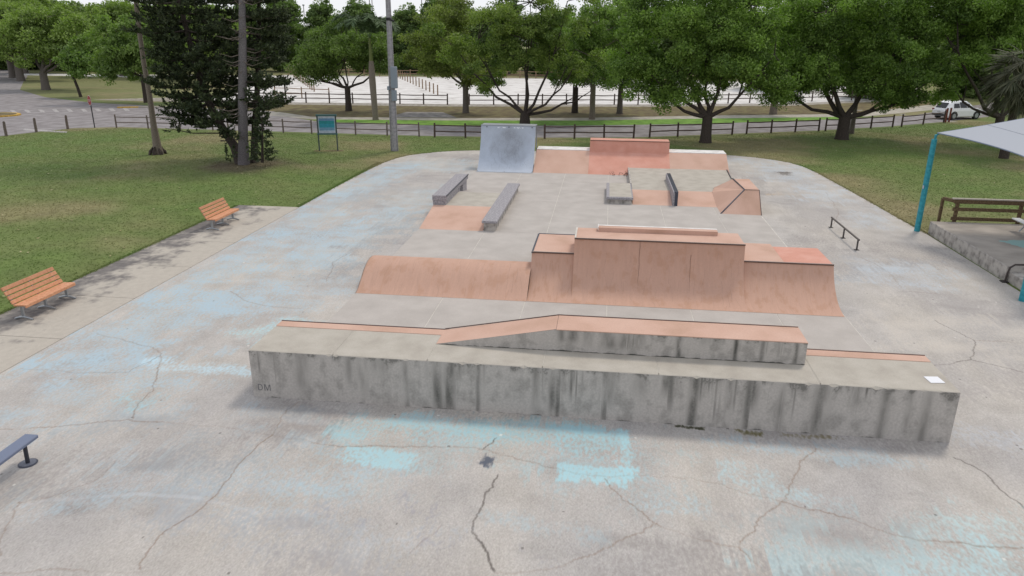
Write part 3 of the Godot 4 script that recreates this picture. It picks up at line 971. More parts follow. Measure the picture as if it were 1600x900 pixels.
func palms():
	var r := RandomNumberGenerator.new()
	r.seed = 17
	var ca := Color(0.035, 0.07, 0.024)
	var cb := Color(0.1, 0.16, 0.06)
	# royal palm by the sidewalk
	var b := Vector3(-20.03, -0.02, -63.72)
	var t := thing("royal_palm", "royal palm with smooth grey trunk and green crownshaft beside the sidewalk", "palm tree", b)
	var mb := MB.new()
	mb.tube([Vector3(0, -0.1, 0), Vector3(0, 0.3, 0), Vector3(-0.05, 1.6, 0), Vector3(-0.1, 3.2, 0), Vector3(-0.12, 4.4, 0), Vector3(-0.12, 4.95, 0)], [0.3, 0.25, 0.26, 0.29, 0.25, 0.18], 12)
	obj("trunk", mb, mats.bark_palm, t)
	mb = MB.new()
	mb.tube([Vector3(-0.12, 4.9, 0), Vector3(-0.13, 5.6, 0), Vector3(-0.15, 6.6, 0), Vector3(-0.16, 6.9, 0)], [0.17, 0.14, 0.1, 0.07], 10)
	obj("crownshaft", mb, plain(c8(98, 108, 52), 0.5), t)
	mb = MB.new()
	for k in 13:
		var an := k * 2.399
		frond(mb, r, Vector3(-0.15, 6.7, 0), Vector3(cos(an), 0, sin(an)), r.randf_range(2.2, 2.9), r.randf_range(2.2, 3.0), r.randf_range(1.2, 2.3), 0.09, 0.85, 190, ca, cb)
	obj("fronds", mb, mats.needle, t)
	# leaning coconut palm
	b = Vector3(-27.59, -0.03, -42.88)
	t = thing("leaning_palm", "slender pale palm trunk with bulging base leaning beside the dark pine", "palm tree", b)
	mb = MB.new()
	var pts := []
	for q in [[248, 241], [246, 230], [240, 195], [234, 150], [225, 100], [218, 50], [212, 0], [208, -50]]: pts.append(pz(q[0], q[1], b.z) - b)
	pts[0].y = -0.1
	mb.tube(pts, [0.36, 0.26, 0.185, 0.155, 0.14, 0.135, 0.13, 0.12], 11)
	obj("trunk", mb, mats.bark_palm, t)
	mb = MB.new()
	for k in 26:
		var an := r.randf() * TAU
		mb.tube([Vector3(cos(an) * 0.27, r.randf_range(0.2, 0.5), sin(an) * 0.27), Vector3(cos(an) * 0.42, r.randf_range(0.1, 0.2), sin(an) * 0.42), Vector3(cos(an) * r.randf_range(0.44, 0.56), -0.06, sin(an) * 0.5)], [0.05, 0.09, 0.05], 5)
	obj("root_mass", mb, mats.bark, t)
	mb = MB.new()
	var tip: Vector3 = pts[7]
	for k in 15:
		var an := k * 2.399
		frond(mb, r, tip, Vector3(cos(an), 0, sin(an)), r.randf_range(2.6, 3.4), r.randf_range(1.3, 2.2), r.randf_range(0.8, 1.9), 0.08, 0.7, 110, ca, cb)
	obj("fronds", mb, mats.needle, t)
	# cabbage palm with hanging fan leaves at the right
	var hub_at := pz(1596, 122, -50.0)
	b = Vector3(hub_at.x, -0.03, hub_at.z)
	var hh := hub_at.y + 0.03
	t = thing("cabbage_palm", "shaggy palm with hanging grey-green fan leaves beside the shade sail", "palm tree", b)
	mb = MB.new()
	mb.tube([Vector3(0, -0.1, 0), Vector3(0, hh * 0.5, 0), Vector3(0, hh, 0)], [0.3, 0.24, 0.24], 10)
	obj("trunk", mb, mats.bark, t)
	mb = MB.new()
	var ga := Color(0.035, 0.045, 0.022)
	var gb := Color(0.15, 0.15, 0.085)
	for k in 64:
		var an := k * 2.399
		var el := lerpf(1.25, -1.05, k / 64.0)
		var d := Vector3(cos(an) * cos(el), sin(el), sin(an) * cos(el))
		var hub := Vector3(0, hh, 0) + d * r.randf_range(1.1, 1.7)
		leaf_quad(mb, Vector3(0, hh, 0).lerp(hub, 0.5), d, d.cross(Vector3(0.1, 1, 0.2)).normalized(), 1.5, 0.06, gb)
		var sd := d.cross(Vector3.UP).normalized()
		for q in 34:
			var f := lerpf(-1.35, 1.35, q / 33.0)
			var dd := (d * cos(f) + sd * sin(f) + Vector3(0, -0.55 - r.randf() * 0.5, 0)).normalized()
			var l := r.randf_range(0.9, 1.5)
			leaf_quad(mb, hub + dd * l * 0.5, dd, dd.cross(d).normalized() if absf(dd.dot(d)) < 0.98 else sd, l, 0.055, ga.lerp(gb, pow(r.randf(), 1.5) * (0.6 + 0.4 * k / 64.0)))
	obj("fan_leaves", mb, mats.needle, t)

func trees():
	var row := "oaks along the lawn fence"
	var dark_a := Color(0.073, 0.131, 0.028)
	var dark_b := Color(0.276, 0.420, 0.085)
	var b := Vector3(-6.7, -0.02, -62.26)
	broad_tree("oak_tree", "open oak forking low into many trunks behind the metal ramp", row, b, px_crown(b, [[745, 95, 60, 44], [835, 68, 70, 52], [905, 98, 52, 44], [800, 10, 75, 45], [880, 15, 60, 42], [915, 140, 34, 22], [700, 62, 40, 40], [760, 128, 28, 14]]), {seed = 3, fork = 1.0, rad = 0.36, limbs = 1, stems = 2, clusters = 250, leaves = 128, size = 0.125, shell = 0.4, blob = 0.85, bark = mats.bark, ca = dark_a, cb = Color(0.314, 0.403, 0.101)})
	b = Vector3(7.12, -0.03, -54.12)
	broad_tree("oak_tree", "dense wide oak with low spreading limbs behind the tall red bank", row, b, px_crown(b, [[1100, 80, 92, 62], [1025, 112, 62, 44], [1180, 98, 66, 48], [1085, 5, 90, 45], [990, 75, 45, 50], [1170, 20, 70, 45], [1005, 148, 36, 15], [1060, 142, 40, 14], [1150, 140, 36, 12], [1205, 138, 30, 18]]), {seed = 5, fork = 1.9, rad = 0.38, limbs = 1, clusters = 360, leaves = 184, size = 0.125, ca = dark_a, cb = dark_b})
	b = Vector3(17.41, -0.03, -57.63)
	broad_tree("oak_tree", "broad dark oak with thick forked trunk left of the white car", row, b, px_crown(b, [[1290, 80, 86, 62], [1395, 88, 82, 58], [1235, 120, 44, 32], [1340, 10, 105, 48], [1455, 120, 44, 26], [1250, 30, 60, 45], [1420, 25, 70, 45], [1400, 148, 48, 11], [1250, 150, 34, 12], [1440, 148, 36, 10]]), {seed = 7, fork = 1.7, rad = 0.44, limbs = 1, clusters = 400, leaves = 184, size = 0.125, ca = dark_a, cb = dark_b})
	b = Vector3(28.0, -0.03, -57.52)
	broad_tree("oak_tree", "oak with low fork behind the shade sail corner", row, b, px_crown(b, [[1515, 66, 60, 54], [1580, 25, 75, 55], [1480, 118, 36, 28], [1630, 60, 60, 50], [1500, 0, 60, 40], [1470, 140, 26, 10]]), {seed = 9, fork = 1.9, rad = 0.32, limbs = 1, clusters = 270, leaves = 184, size = 0.125, ca = dark_a, cb = dark_b})
	var mid := "trees between sidewalk and gravel lot"
	b = Vector3(19.2, -0.03, -61.33)
	broad_tree("slim_tree", "slim straight trunk just behind the broad dark oak", "", b, px_crown(b, [[1335, 90, 40, 40], [1340, 50, 45, 40]]), {seed = 31, fork = 3.2, rad = 0.17, clusters = 60, leaves = 90, ca = dark_a, cb = dark_b, bark = mats.bark_grey})
	b = Vector3(-13.38, -0.02, -71.18)
	broad_tree("oak_tree", "yellowish oak with straight trunk left of the many-trunk oak", "", b, px_crown(b, [[690, 72, 48, 46], [738, 108, 46, 32], [668, 98, 34, 34], [712, 30, 40, 34]]), {seed = 11, fork = 2.6, rad = 0.3, clusters = 150, leaves = 127, size = 0.14, ca = Color(0.111, 0.140, 0.037), cb = Color(0.367, 0.438, 0.125), bark = mats.bark_grey})
	b = Vector3(-24.92, -0.02, -70.84)
	broad_tree("oak_tree", "round oak with single dark trunk left of the royal palm", "", b, px_crown(b, [[545, 68, 58, 38], [500, 92, 42, 30], [590, 84, 40, 34], [470, 110, 22, 14]]), {seed = 13, fork = 2.3, rad = 0.3, limbs = 2, clusters = 180, leaves = 127, size = 0.14, ca = Color(0.073, 0.123, 0.034), cb = Color(0.257, 0.358, 0.101)})
	b = Vector3(-3.01, -0.02, -73.17)
	broad_tree("slim_tree", "dark slim tree between many-trunk oak and pale-trunk tree", "", b, px_crown(b, [[893, 105, 38, 32], [885, 70, 40, 36]]), {seed = 15, fork = 2.4, rad = 0.3, clusters = 80, leaves = 127, size = 0.14})
	b = Vector3(-1.22, -0.02, -67.75)
	broad_tree("slim_tree", "pale straight trunk tree on the green verge with light foliage", "", b, px_crown(b, [[920, 75, 42, 50], [945, 40, 48, 42], [925, 118, 36, 22]]), {seed = 17, fork = 3.0, rad = 0.25, clusters = 120, leaves = 127, size = 0.14, ca = Color(0.092, 0.149, 0.034), cb = Color(0.331, 0.473, 0.125), bark = mats.bark_palm})
	b = Vector3(1.3, -0.02, -73.38)
	broad_tree("slim_tree", "leafy tree with dark trunk right of the pale-trunk tree", "", b, px_crown(b, [[972, 105, 38, 36], [985, 58, 44, 44], [985, 20, 40, 36]]), {seed = 19, fork = 2.6, rad = 0.27, clusters = 120, leaves = 127, size = 0.14, bark = mats.bark_grey})
	b = Vector3(16.13, -0.02, -75.61)
	broad_tree("slim_tree", "grey straight trunk tree at the sidewalk between two dark oaks", "", b, px_crown(b, [[1208, 85, 48, 46], [1215, 40, 52, 44]]), {seed = 21, fork = 3.2, rad = 0.33, clusters = 110, leaves = 85, size = 0.2, bark = mats.bark_palm})
	# left across the road
	b = Vector3(-71.9, -0.02, -89.74)
	var lo := broad_tree("oak_tree", "spreading pale green oak with split trunk on the road island", "", b, px_crown(b, [[75, 72, 52, 36], [38, 55, 44, 36], [112, 62, 44, 34], [80, 42, 50, 30], [50, 30, 40, 22]]), {seed = 23, fork = 2.2, rad = 0.5, clusters = 210, leaves = 90, size = 0.24, blob = 1.25, ca = Color(0.138, 0.201, 0.053), cb = Color(0.388, 0.508, 0.151), bark = mats.bark_grey})
	b = Vector3(-60.46, -0.02, -80.69)
	broad_tree("slim_tree", "small crooked tree on the grass road island", "", b, px_crown(b, [[122, 96, 24, 16], [135, 88, 26, 18]]), {seed = 25, fork = 3.0, rad = 0.16, lean = Vector3(-0.6, 0, 0), clusters = 60, leaves = 80, size = 0.22, ca = Color(0.092, 0.157, 0.042), cb = Color(0.276, 0.403, 0.118)})
	b = Vector3(-48.97, -0.02, -75.33)
	broad_tree("oak_tree", "leafy oak behind the leaning palm at the road edge", "", b, px_crown(b, [[195, 88, 44, 32], [170, 68, 44, 34], [215, 65, 40, 34], [250, 70, 40, 40]]), {seed = 27, fork = 2.8, rad = 0.2, clusters = 180, leaves = 90, size = 0.22, ca = Color(0.101, 0.167, 0.044), cb = Color(0.314, 0.438, 0.125)})
	# the wood beyond the lot: two kinds, placed again and again
	var wood := "trees of the far wood"
	var la := "round leafy tree of the far wood behind the white lot"
	var lb := "tall narrow tree of the far wood behind the white lot"
	var far_lot := -146.0
	var wa := broad_tree("wood_tree", la, wood, Vector3(-40, -0.02, far_lot), [[Vector3(0, 6.2, 0), Vector3(4.6, 3.6, 4.2)], [Vector3(2.2, 4.0, 1.0), Vector3(3.6, 2.6, 3.2)], [Vector3(-2.4, 3.6, 0.6), Vector3(3.4, 2.8, 3.0)], [Vector3(0.4, 8.8, 0), Vector3(2.6, 2.0, 2.4)], [Vector3(1.5, 1.6, 1.5), Vector3(3.6, 1.5, 3.0)], [Vector3(-2.0, 1.5, 1.0), Vector3(3.2, 1.4, 2.6)]], {seed = 41, fork = 1.2, rad = 0.3, clusters = 260, leaves = 70, size = 0.34, blob = 1.3, ca = Color(0.092, 0.149, 0.051), cb = Color(0.276, 0.368, 0.125)})
	var wb := broad_tree("tall_wood_tree", lb, wood, Vector3(-30, -0.02, far_lot - 3.0), [[Vector3(0, 8.4, 0), Vector3(2.8, 3.8, 2.6)], [Vector3(0.6, 4.4, 0.4), Vector3(3.0, 2.8, 2.8)], [Vector3(-0.5, 11.4, 0), Vector3(1.7, 2.0, 1.6)], [Vector3(0, 1.7, 1.0), Vector3(3.0, 1.6, 2.4)]], {seed = 43, fork = 2.2, rad = 0.24, clusters = 220, leaves = 70, size = 0.32, blob = 1.15, ca = Color(0.078, 0.131, 0.044), cb = Color(0.239, 0.333, 0.111), bark = mats.bark_grey})
	var r := RandomNumberGenerator.new()
	r.seed = 71
	var spots := []
	for k in 34: spots.append(Vector3(-128.0 + k * 7.4 + r.randf_range(-1.5, 1.5), -0.02, -141.0 - r.randf_range(0, 5)))
	for k in 24: spots.append(Vector3(-150.0 + k * 11.5 + r.randf_range(-2, 2), -0.02, -156.0 - r.randf_range(0, 8)))
	for k in 9: spots.append(Vector3(-140.0 + k * 6.6, -0.02, -136.0 + r.randf_range(-3, 3) - k * 0.6))
	for i in spots.size():
		var s := r.randf_range(0.88, 1.16)
		var src: Node3D = wa if r.randf() < 0.62 else wb
		copy_tree(src, la if src == wa else lb, spots[i], r.randf() * TAU, Vector3(s * r.randf_range(1.0, 1.25), s, s * 1.1), wood)
	# nearer trees that close the view on the left and right
	for q in [[-95.0, -112.0, 0.95], [-82.0, -121.0, 0.92], [-103.0, -124.0, 1.0], [-71.0, -118.0, 0.88], [-60.0, -112.0, 0.86], [-88.0, -105.0, 0.85]]:
		copy_tree(lo, "pale green oak standing beyond the road island", Vector3(q[0], -0.02, q[1]), r.randf() * TAU, Vector3.ONE * q[2] * 1.3, "oaks beyond the road island")
	for q in [[34.0, -98.0, 1.0], [46.0, -104.0, 1.05], [56.0, -96.0, 1.05], [24.0, -112.0, 1.0], [66.0, -108.0, 1.1], [44.0, -84.0, 1.0], [54.0, -80.0, 1.1]]:
		copy_tree(wa, "round leafy tree behind the parked white car", Vector3(q[0], -0.02, q[1]), r.randf() * TAU, Vector3.ONE * q[2], "trees behind the road on the right")
# ------------------------------------------------------------------ the setting
func slab_outline() -> Array:
	var p := []
	for q in [[-13.07, 3.9], [-13.07, -34.0], [-13.02, -37.0], [-12.95, -39.5], [-12.8, -42.0], [-12.55, -43.6], [-12.1, -44.8], [-11.4, -45.7], [-10.6, -46.45], [-9.6, -47.1], [-8.45, -47.5], [-6.5, -47.8], [0.0, -48.0], [6.5, -48.25], [8.3, -48.1], [9.4, -47.55], [10.4, -46.7], [11.1, -45.85], [11.55, -44.5], [11.8, -42.5], [11.95, -40.0], [12.1, -37.5], [12.22, -35.0], [12.35, -32.0], [12.44, -30.5], [12.5, -29.3], [12.55, -22.0], [14.1, -21.9], [14.1, 3.9]]:
		p.append(Vector2(q[0], q[1]))
	return p

func axis(lo: float, hi: float, step: float, far: float) -> Array:
	var a := [-far, -far * 0.5, -far * 0.3]
	var x := lo
	while x <= hi:
		a.append(x)
		x += step
	a.append(hi + 30.0); a.append(far * 0.4); a.append(far)
	return a

func in_poly(p: Vector2, poly: PackedVector2Array) -> bool:
	return Geometry2D.is_point_in_polygon(p, poly)

func fence_line(x: float) -> float:      # z of the park fence at x
	var k := [[-60.0, -40.0], [-43.4, -48.0], [-42.4, -51.1], [-41.5, -53.3], [-38.3, -54.6], [-24.7, -54.1], [-13.6, -53.6], [-4.4, -54.2], [2.1, -55.4], [9.7, -58.9], [17.0, -62.3], [24.0, -66.4], [30.0, -70.9], [45.0, -84.0]]
	for i in k.size() - 1:
		if x <= k[i + 1][0]: return lerpf(k[i][1], k[i + 1][1], clampf((x - k[i][0]) / (k[i + 1][0] - k[i][0]), 0, 1))
	return -84.0

func setting():
	# lawn and everything beyond: one sheet, tinted by what grows there
	var nz := FastNoiseLite.new()
	nz.seed = 4
	nz.frequency = 0.07
	nz.fractal_octaves = 4
	var nz2 := FastNoiseLite.new()
	nz2.seed = 8
	nz2.frequency = 0.25
	var xs := axis(-64.0, 48.0, 1.0, 700.0)
	var zs := axis(-96.0, 10.0, 1.0, 700.0)
	xs.sort(); zs.sort()
	var green := Color(0.165, 0.205, 0.064)
	var fresh := Color(0.135, 0.21, 0.05)
	var straw := Color(0.3, 0.25, 0.14)
	var dirt := Color(0.13, 0.098, 0.066)
	var mb := MB.new()
	var cols := {}
	var tint := func(x: float, z: float) -> Color:
		var a := nz.get_noise_2d(x, z)
		var b := nz2.get_noise_2d(x, z)
		var c := green.lerp(fresh, clampf(0.5 + b, 0, 1))
		c = c.lerp(straw, clampf((a + b * 0.3 + 0.0) * 2.0, 0.0, 0.75))
		if x > 11.0 and x < 17.0 and z < -29.0 and z > -43.0: c = c.lerp(straw, clampf(0.75 - absf(x - 12.6) * 0.22 + b * 0.5, 0, 0.8))
		var dp := Vector2(x + 20.5, z + 40.0).length()
		c = c.lerp(dirt, clampf(1.15 - dp / 3.0 + b * 0.7, 0.0, 0.8))
		if z < -78.0: c = c.lerp(straw, 0.4)
		return c
	for i in xs.size():
		for j in zs.size(): cols[Vector2i(i, j)] = tint.call(xs[i], zs[j])
	for i in xs.size() - 1:
		for j in zs.size() - 1:
			var p := [Vector3(xs[i], -0.03, zs[j]), Vector3(xs[i + 1], -0.03, zs[j]), Vector3(xs[i + 1], -0.03, zs[j + 1]), Vector3(xs[i], -0.03, zs[j + 1])]
			var c := [cols[Vector2i(i, j)], cols[Vector2i(i + 1, j)], cols[Vector2i(i + 1, j + 1)], cols[Vector2i(i, j + 1)]]
			for o in [0, 1, 2, 0, 2, 3]:
				mb.v.append(p[o]); mb.n.append(Vector3.UP); mb.c.append(c[o])
	struct("ground", mb, mats.lawn, "mown green lawn with straw-coloured patches round the skate park", "lawn")
	# grass blades on the near lawn
	var outline := PackedVector2Array(slab_outline())
	var blade := MB.new()
	var r := RandomNumberGenerator.new()
	r.seed = 2
	for k in 7:
		var an := r.randf() * TAU
		var q := Vector3(cos(an), 0, sin(an))
		var base := q * r.randf_range(0.0, 0.07)
		var tip := base + Vector3(r.randf_range(-0.05, 0.05), r.randf_range(0.018, 0.042), r.randf_range(-0.05, 0.05))
		var s := q.cross(Vector3.UP) * 0.007
		blade.tri(base - s, base + s, tip, Vector3(0, 0.4, 1))
	var xf := []
	for k in 400000:
		var x := r.randf_range(-48.0, 36.0)
		var z := r.randf_range(-72.0, -11.0)
		if z < fence_line(x) + 0.25: continue
		if x > -15.95 and x < -12.9 and z > -30.1: continue
		if x > -12.9 and x < 12.2 and z > -40.0: continue
		if x > 12.2 and z > -29.6: continue
		if in_poly(Vector2(x, z), outline): continue
		if x > 14 and z > -34: if r.randf() < 0.2: continue
		xf.append(Vector3(x, -0.03, z))
	# a ragged fringe along the concrete edges
	for k in 9000:
		var z := r.randf_range(-42.0, -11.0)
		var x := (-15.86 if z > -30.0 else -13.1) - r.randfn(0.04, 0.06)
		xf.append(Vector3(x, -0.012, z))
	for k in outline.size() - 4:
		for q in 260:
			var e := outline[k].lerp(outline[k + 1], r.randf())
			if e.y > -34.0 and e.x < 0: continue
			var o := (e - Vector2(0, -36)).normalized() * r.randfn(0.04, 0.06)
			xf.append(Vector3(e.x + o.x, -0.012, e.y + o.y))
	var mm := MultiMesh.new()
	mm.transform_format = MultiMesh.TRANSFORM_3D
	mm.use_colors = true
	mm.mesh = mesh_of(blade)
	mm.instance_count = xf.size()
	for i in xf.size():
		var p: Vector3 = xf[i]
		var s := r.randf_range(0.6, 1.15)
		mm.set_instance_transform(i, Transform3D(Basis(Vector3.UP, r.randf() * TAU).scaled(Vector3(s, s * r.randf_range(0.7, 1.2), s)), p))
		var c: Color = tint.call(p.x, p.z) * r.randf_range(0.95, 1.35)
		mm.set_instance_color(i, c)
	var gi := MultiMeshInstance3D.new()
	gi.name = "grass"
	gi.multimesh = mm
	gi.material_override = vert_mat(0.8, Color(0.3, 0.35, 0.15))
	add_child(gi)
	tag(gi, "short mown grass blades covering the lawn", "grass", "", "stuff")
	# fallen leaves
	var lf := MB.new()
	lf.tri(Vector3(-0.045, 0.012, 0), Vector3(0, 0.0, 0.028), Vector3(0.05, 0.015, 0.0), Vector3.UP)
	lf.tri(Vector3(-0.045, 0.012, 0), Vector3(0.05, 0.015, 0.0), Vector3(0, 0.004, -0.028), Vector3.UP)
	var lm := MultiMesh.new()
	lm.transform_format = MultiMesh.TRANSFORM_3D
	lm.use_colors = true
	lm.mesh = mesh_of(lf)
	var lp := []
	for k in 2600:
		var x := r.randf_range(-44.0, 34.0)
		var z := r.randf_range(-64.0, -12.0)
		if z < fence_line(x) + 0.3 or in_poly(Vector2(x, z), outline) or (x > -15.9 and x < -13 and z > -30) or (x > 12.3 and z > -29.6): continue
		if x < 0.0 and r.randf() < 0.55: continue
		lp.append(Vector3(x, 0.015, z))
	lm.instance_count = lp.size()
	for i in lp.size():
		lm.set_instance_transform(i, Transform3D(Basis(Vector3.UP, r.randf() * TAU).scaled(Vector3.ONE * r.randf_range(0.7, 1.5)), lp[i]))
		lm.set_instance_color(i, Color(0.3, 0.22, 0.11).lerp(Color(0.5, 0.45, 0.28), r.randf()))
	var li := MultiMeshInstance3D.new()
	li.name = "fallen_leaves"
	li.multimesh = lm
	li.material_override = vert_mat(0.8)
	add_child(li)
	tag(li, "pale dry leaves scattered over the lawn", "leaves", "", "stuff")

	# roads
	var y := -0.026
	mb = MB.new()
	var near := []
	for x in [-43.4, -42.4, -41.4, -38.3, -30.0, -24.7, -13.6, -4.4, 2.1, 9.7, 17.0, 24.0, 30.0, 45.0]: near.append(Vector2(x, fence_line(x) - 0.55))
	var far := [Vector2(60, -112), Vector2(44, -93.5), Vector2(36, -84.5), Vector2(30.0, -77.5), Vector2(22.5, -72.6), Vector2(8.4, -66.0), Vector2(-2.0, -62.8), Vector2(-12.9, -60.7), Vector2(-20.0, -60.6), Vector2(-25.0, -62.0), Vector2(-28.5, -65.0), Vector2(-32.0, -69.3), Vector2(-45.5, -72.0), Vector2(-54.0, -74.0), Vector2(-64.0, -79.5), Vector2(-75.0, -89.0), Vector2(-86.0, -103.0), Vector2(-92.0, -111.0), Vector2(-110.0, -134.0), Vector2(-124.0, -134.0), Vector2(-112.0, -118.0), Vector2(-96.0, -98.0), Vector2(-76.0, -75.0), Vector2(-66.0, -62.0), Vector2(-62.0, -50.0), Vector2(-60.0, -20.0), Vector2(-47.0, -20.0), Vector2(-44.3, -40.0)]
	var poly := []
	for p in near: poly.append(p)
	poly.append(Vector2(70, -108))
	for p in far: poly.append(p)
	mb.flat(poly, y)
	struct("road", mb, mats.asphalt, "grey asphalt road curving past the park behind the fence", "road")
	mb = MB.new()
	mb.flat([Vector2(-12.9, -60.72), Vector2(-2.0, -62.82), Vector2(8.4, -66.02), Vector2(21.5, -72.2), Vector2(24.5, -75.0), Vector2(9.3, -70.4), Vector2(-2.0, -66.6), Vector2(-13.8, -64.5), Vector2(-25.5, -63.2), Vector2(-24.0, -61.7), Vector2(-20.0, -60.65)], y + 0.004)
	struct("verge", mb, mats.lush, "bright green grass verge between road and sidewalk", "verge")
	mb = MB.new()
	mb.flat([Vector2(-33.0, -66.5), Vector2(-25.5, -63.2), Vector2(-13.8, -64.5), Vector2(-2.0, -66.6), Vector2(9.3, -70.4), Vector2(24.5, -75.0), Vector2(34.0, -83.5), Vector2(42.0, -93.5), Vector2(40.0, -94.0), Vector2(32.0, -85.5), Vector2(23.5, -77.2), Vector2(9.3, -72.9), Vector2(-2.0, -68.8), Vector2(-14.1, -66.4), Vector2(-26.5, -65.2), Vector2(-31.0, -68.6)], y + 0.006, 0.02)
	struct("sidewalk", mb, mats.sidewalk, "pale concrete sidewalk running behind the green verge", "sidewalk")
	mb = MB.new()
	mb.flat([Vector2(-19.6, -66.2), Vector2(-13.4, -66.8), Vector2(-15.7, -71.4), Vector2(-19.2, -71.0), Vector2(-19.4, -68.0)], y + 0.010, 0.02)
	struct("concrete_apron", mb, mats.path_old, "grey concrete apron beside the sidewalk and royal palm", "pavement")
	mb = MB.new()
	mb.flat([Vector2(-34.5, -70.0), Vector2(-31.0, -68.7), Vector2(-26.5, -65.3), Vector2(-14.1, -66.5), Vector2(-2.0, -68.9), Vector2(9.3, -73.0), Vector2(23.5, -77.3), Vector2(32.0, -85.6), Vector2(38.0, -92.0), Vector2(38.0, -97.0), Vector2(20.0, -85.5), Vector2(3.6, -81.0), Vector2(-16.9, -77.3), Vector2(-36.0, -76.0), Vector2(-44.0, -74.5), Vector2(-44.0, -72.0)], y + 0.002)
	struct("dry_grass", mb, mats.dry, "brown dry grass strip in front of the white lot", "grass")
	mb = MB.new()
	mb.flat([Vector2(-57.0, -77.5), Vector2(-36.0, -76.0), Vector2(-16.9, -77.3), Vector2(3.6, -81.0), Vector2(20.0, -85.5), Vector2(38.0, -97.0), Vector2(50.0, -132.0), Vector2(-58.0, -131.5), Vector2(-52.0, -110.0), Vector2(-44.0, -86.0)], y + 0.0015)
	struct("gravel_edge", mb, mats.gravel, "grey gravel margin along the fence of the white lot", "gravel")
	mb = MB.new()
	mb.flat([Vector2(-44.0, -79.6), Vector2(-36.0, -78.6), Vector2(-16.9, -79.9), Vector2(3.6, -83.6), Vector2(20.0, -88.0), Vector2(36.0, -98.0), Vector2(48.0, -130.0), Vector2(-57.0, -129.5), Vector2(-56.0, -128.0), Vector2(-92.0, -125.0), Vector2(-103.0, -124.0), Vector2(-103.0, -119.5), Vector2(-90.0, -118.5), Vector2(-66.0, -116.0), Vector2(-52.0, -108.0)], y + 0.006)
	struct("parking_lot", mb, mats.shell, "wide white shell parking lot behind the trees", "parking lot")
	# crosswalk bars
	var cw := Node3D.new()
	cw.name = "crosswalk"
	add_child(cw)
	tag(cw, "worn white crosswalk bars across the road", "crosswalk", "", "structure")
	for k in 9:
		var a := g2(20 + k * 22, 176 - k * 0.4)
		var b := g2(27 + k * 22, 176 - k * 0.4)
		var c := g2(22 + k * 22, 171.5 - k * 0.35)
		var d := g2(15 + k * 22, 171.5 - k * 0.35)
		mb = MB.new()
		mb.flat([a, b, c, d], y + 0.005)
		obj("bar", mb, mats.paint_white, cw)
	mb = MB.new()
	mb.flat([g2(38, 200.5), g2(105, 205), g2(104, 207), g2(36, 203)], y + 0.005)
	tag(obj("road_marking", mb, mats.paint_white), "faded white stop line on the road by the wooden posts", "road marking", "", "structure")
	var kerb := MB.new()
	var ka := g2(183, 168.5)
	var kb := g2(216, 168)
	kerb.flat([ka, kb, kb + Vector2(-0.1, -0.35), ka + Vector2(-0.1, -0.35)], 0.08, 0.12)
	tag(obj("yellow_kerb", kerb, mats.paint_yellow), "yellow painted kerb at the road island", "kerb", "", "structure")
	kerb = MB.new()
	ka = g2(216, 168)
	kb = g2(262, 167.5)
	kerb.flat([ka + Vector2(0.02, 0), kb, kb + Vector2(-0.1, -0.35), ka + Vector2(-0.08, -0.35)], 0.08, 0.12)
	tag(obj("white_kerb", kerb, mats.sidewalk), "pale concrete kerb at the road island beside the leaning palm", "kerb", "", "structure")
	kerb = MB.new()
	var is0 := []
	for k in 14:
		var an := TAU * k / 14.0
		is0.append(g2(-10, 180) + Vector2(cos(an) * 2.3, sin(an) * 1.8))
	kerb.flat(is0, 0.09, 0.14)
	tag(obj("median_kerb", kerb, mats.paint_yellow), "round median island with yellow kerb in the road", "kerb", "", "structure")
	kerb = MB.new()
	var is1 := []
	for p in is0: is1.append(g2(-10, 180) + (p - g2(-10, 180)) * 0.86)
	kerb.flat(is1, 0.1)
	tag(obj("median_soil", kerb, mats.dry), "brown planted soil inside the median island", "soil", "", "structure")
	# parking stops on the road at the right: short white marks
	for q in [[1343, 172], [1364, 173], [1388, 175], [1411, 178], [1435, 182], [1490, 190]]:
		mb = MB.new()
		var c := g2(q[0], q[1])
		mb.flat([c + Vector2(-0.35, 0.25), c + Vector2(0.35, 0.05), c + Vector2(0.3, -0.35), c + Vector2(-0.4, -0.15)], y + 0.005)
		tag(obj("road_marking", mb, mats.paint_white), "short white painted mark on the road near the white car", "road marking", "white marks by the parked car", "structure")

	# the skate slab
	mb = MB.new()
	mb.flat(slab_outline(), 0.0, 0.12)
	for i in mb.v.size(): mb.uv[i] = slab_uv(mb.v[i].x, mb.v[i].z)
	struct("concrete_slab", mb, mats.slab, "cracked concrete slab with worn pale blue paint", "concrete slab")
	# bench path of separate cast slabs
	var path := Node3D.new()
	path.name = "bench_path"
	add_child(path)
	tag(path, "strip of pale concrete slabs along the lawn under the benches", "path", "", "structure")
	var zz := [3.0, 0.2, -2.9, -6.0, -9.1, -12.2, -15.22, -18.2, -21.2, -24.18, -27.1, -30.0]
	for i in zz.size() - 1:
		mb = MB.new()
		mb.box(Vector3(-14.48, -0.048, (zz[i] + zz[i + 1]) / 2), Vector3(2.76, 0.1, absf(zz[i] - zz[i + 1]) - 0.02), 0.008)
		for k in mb.v.size(): mb.uv[k] = Vector2((mb.v[k].x + 15.87) / 2.78, (3.0 - mb.v[k].z) / 33.0)
		obj("slab", mb, mats.path, path)
	mb = MB.new()
	mb.flat([Vector2(-15.85, 3.0), Vector2(-13.08, 3.0), Vector2(-13.08, -30.0), Vector2(-15.85, -30.0)], -0.022)
	obj("joint_filling", mb, mats.dark_conc, path)
	# newer pad under the ramps: panels with pale sealed joints
	var pad := Node3D.new()
	pad.name = "ramp_pad"
	add_child(pad)
	tag(pad, "smooth grey concrete pad with pale joints under the ramps", "concrete pad", "", "structure")
	mb = MB.new()
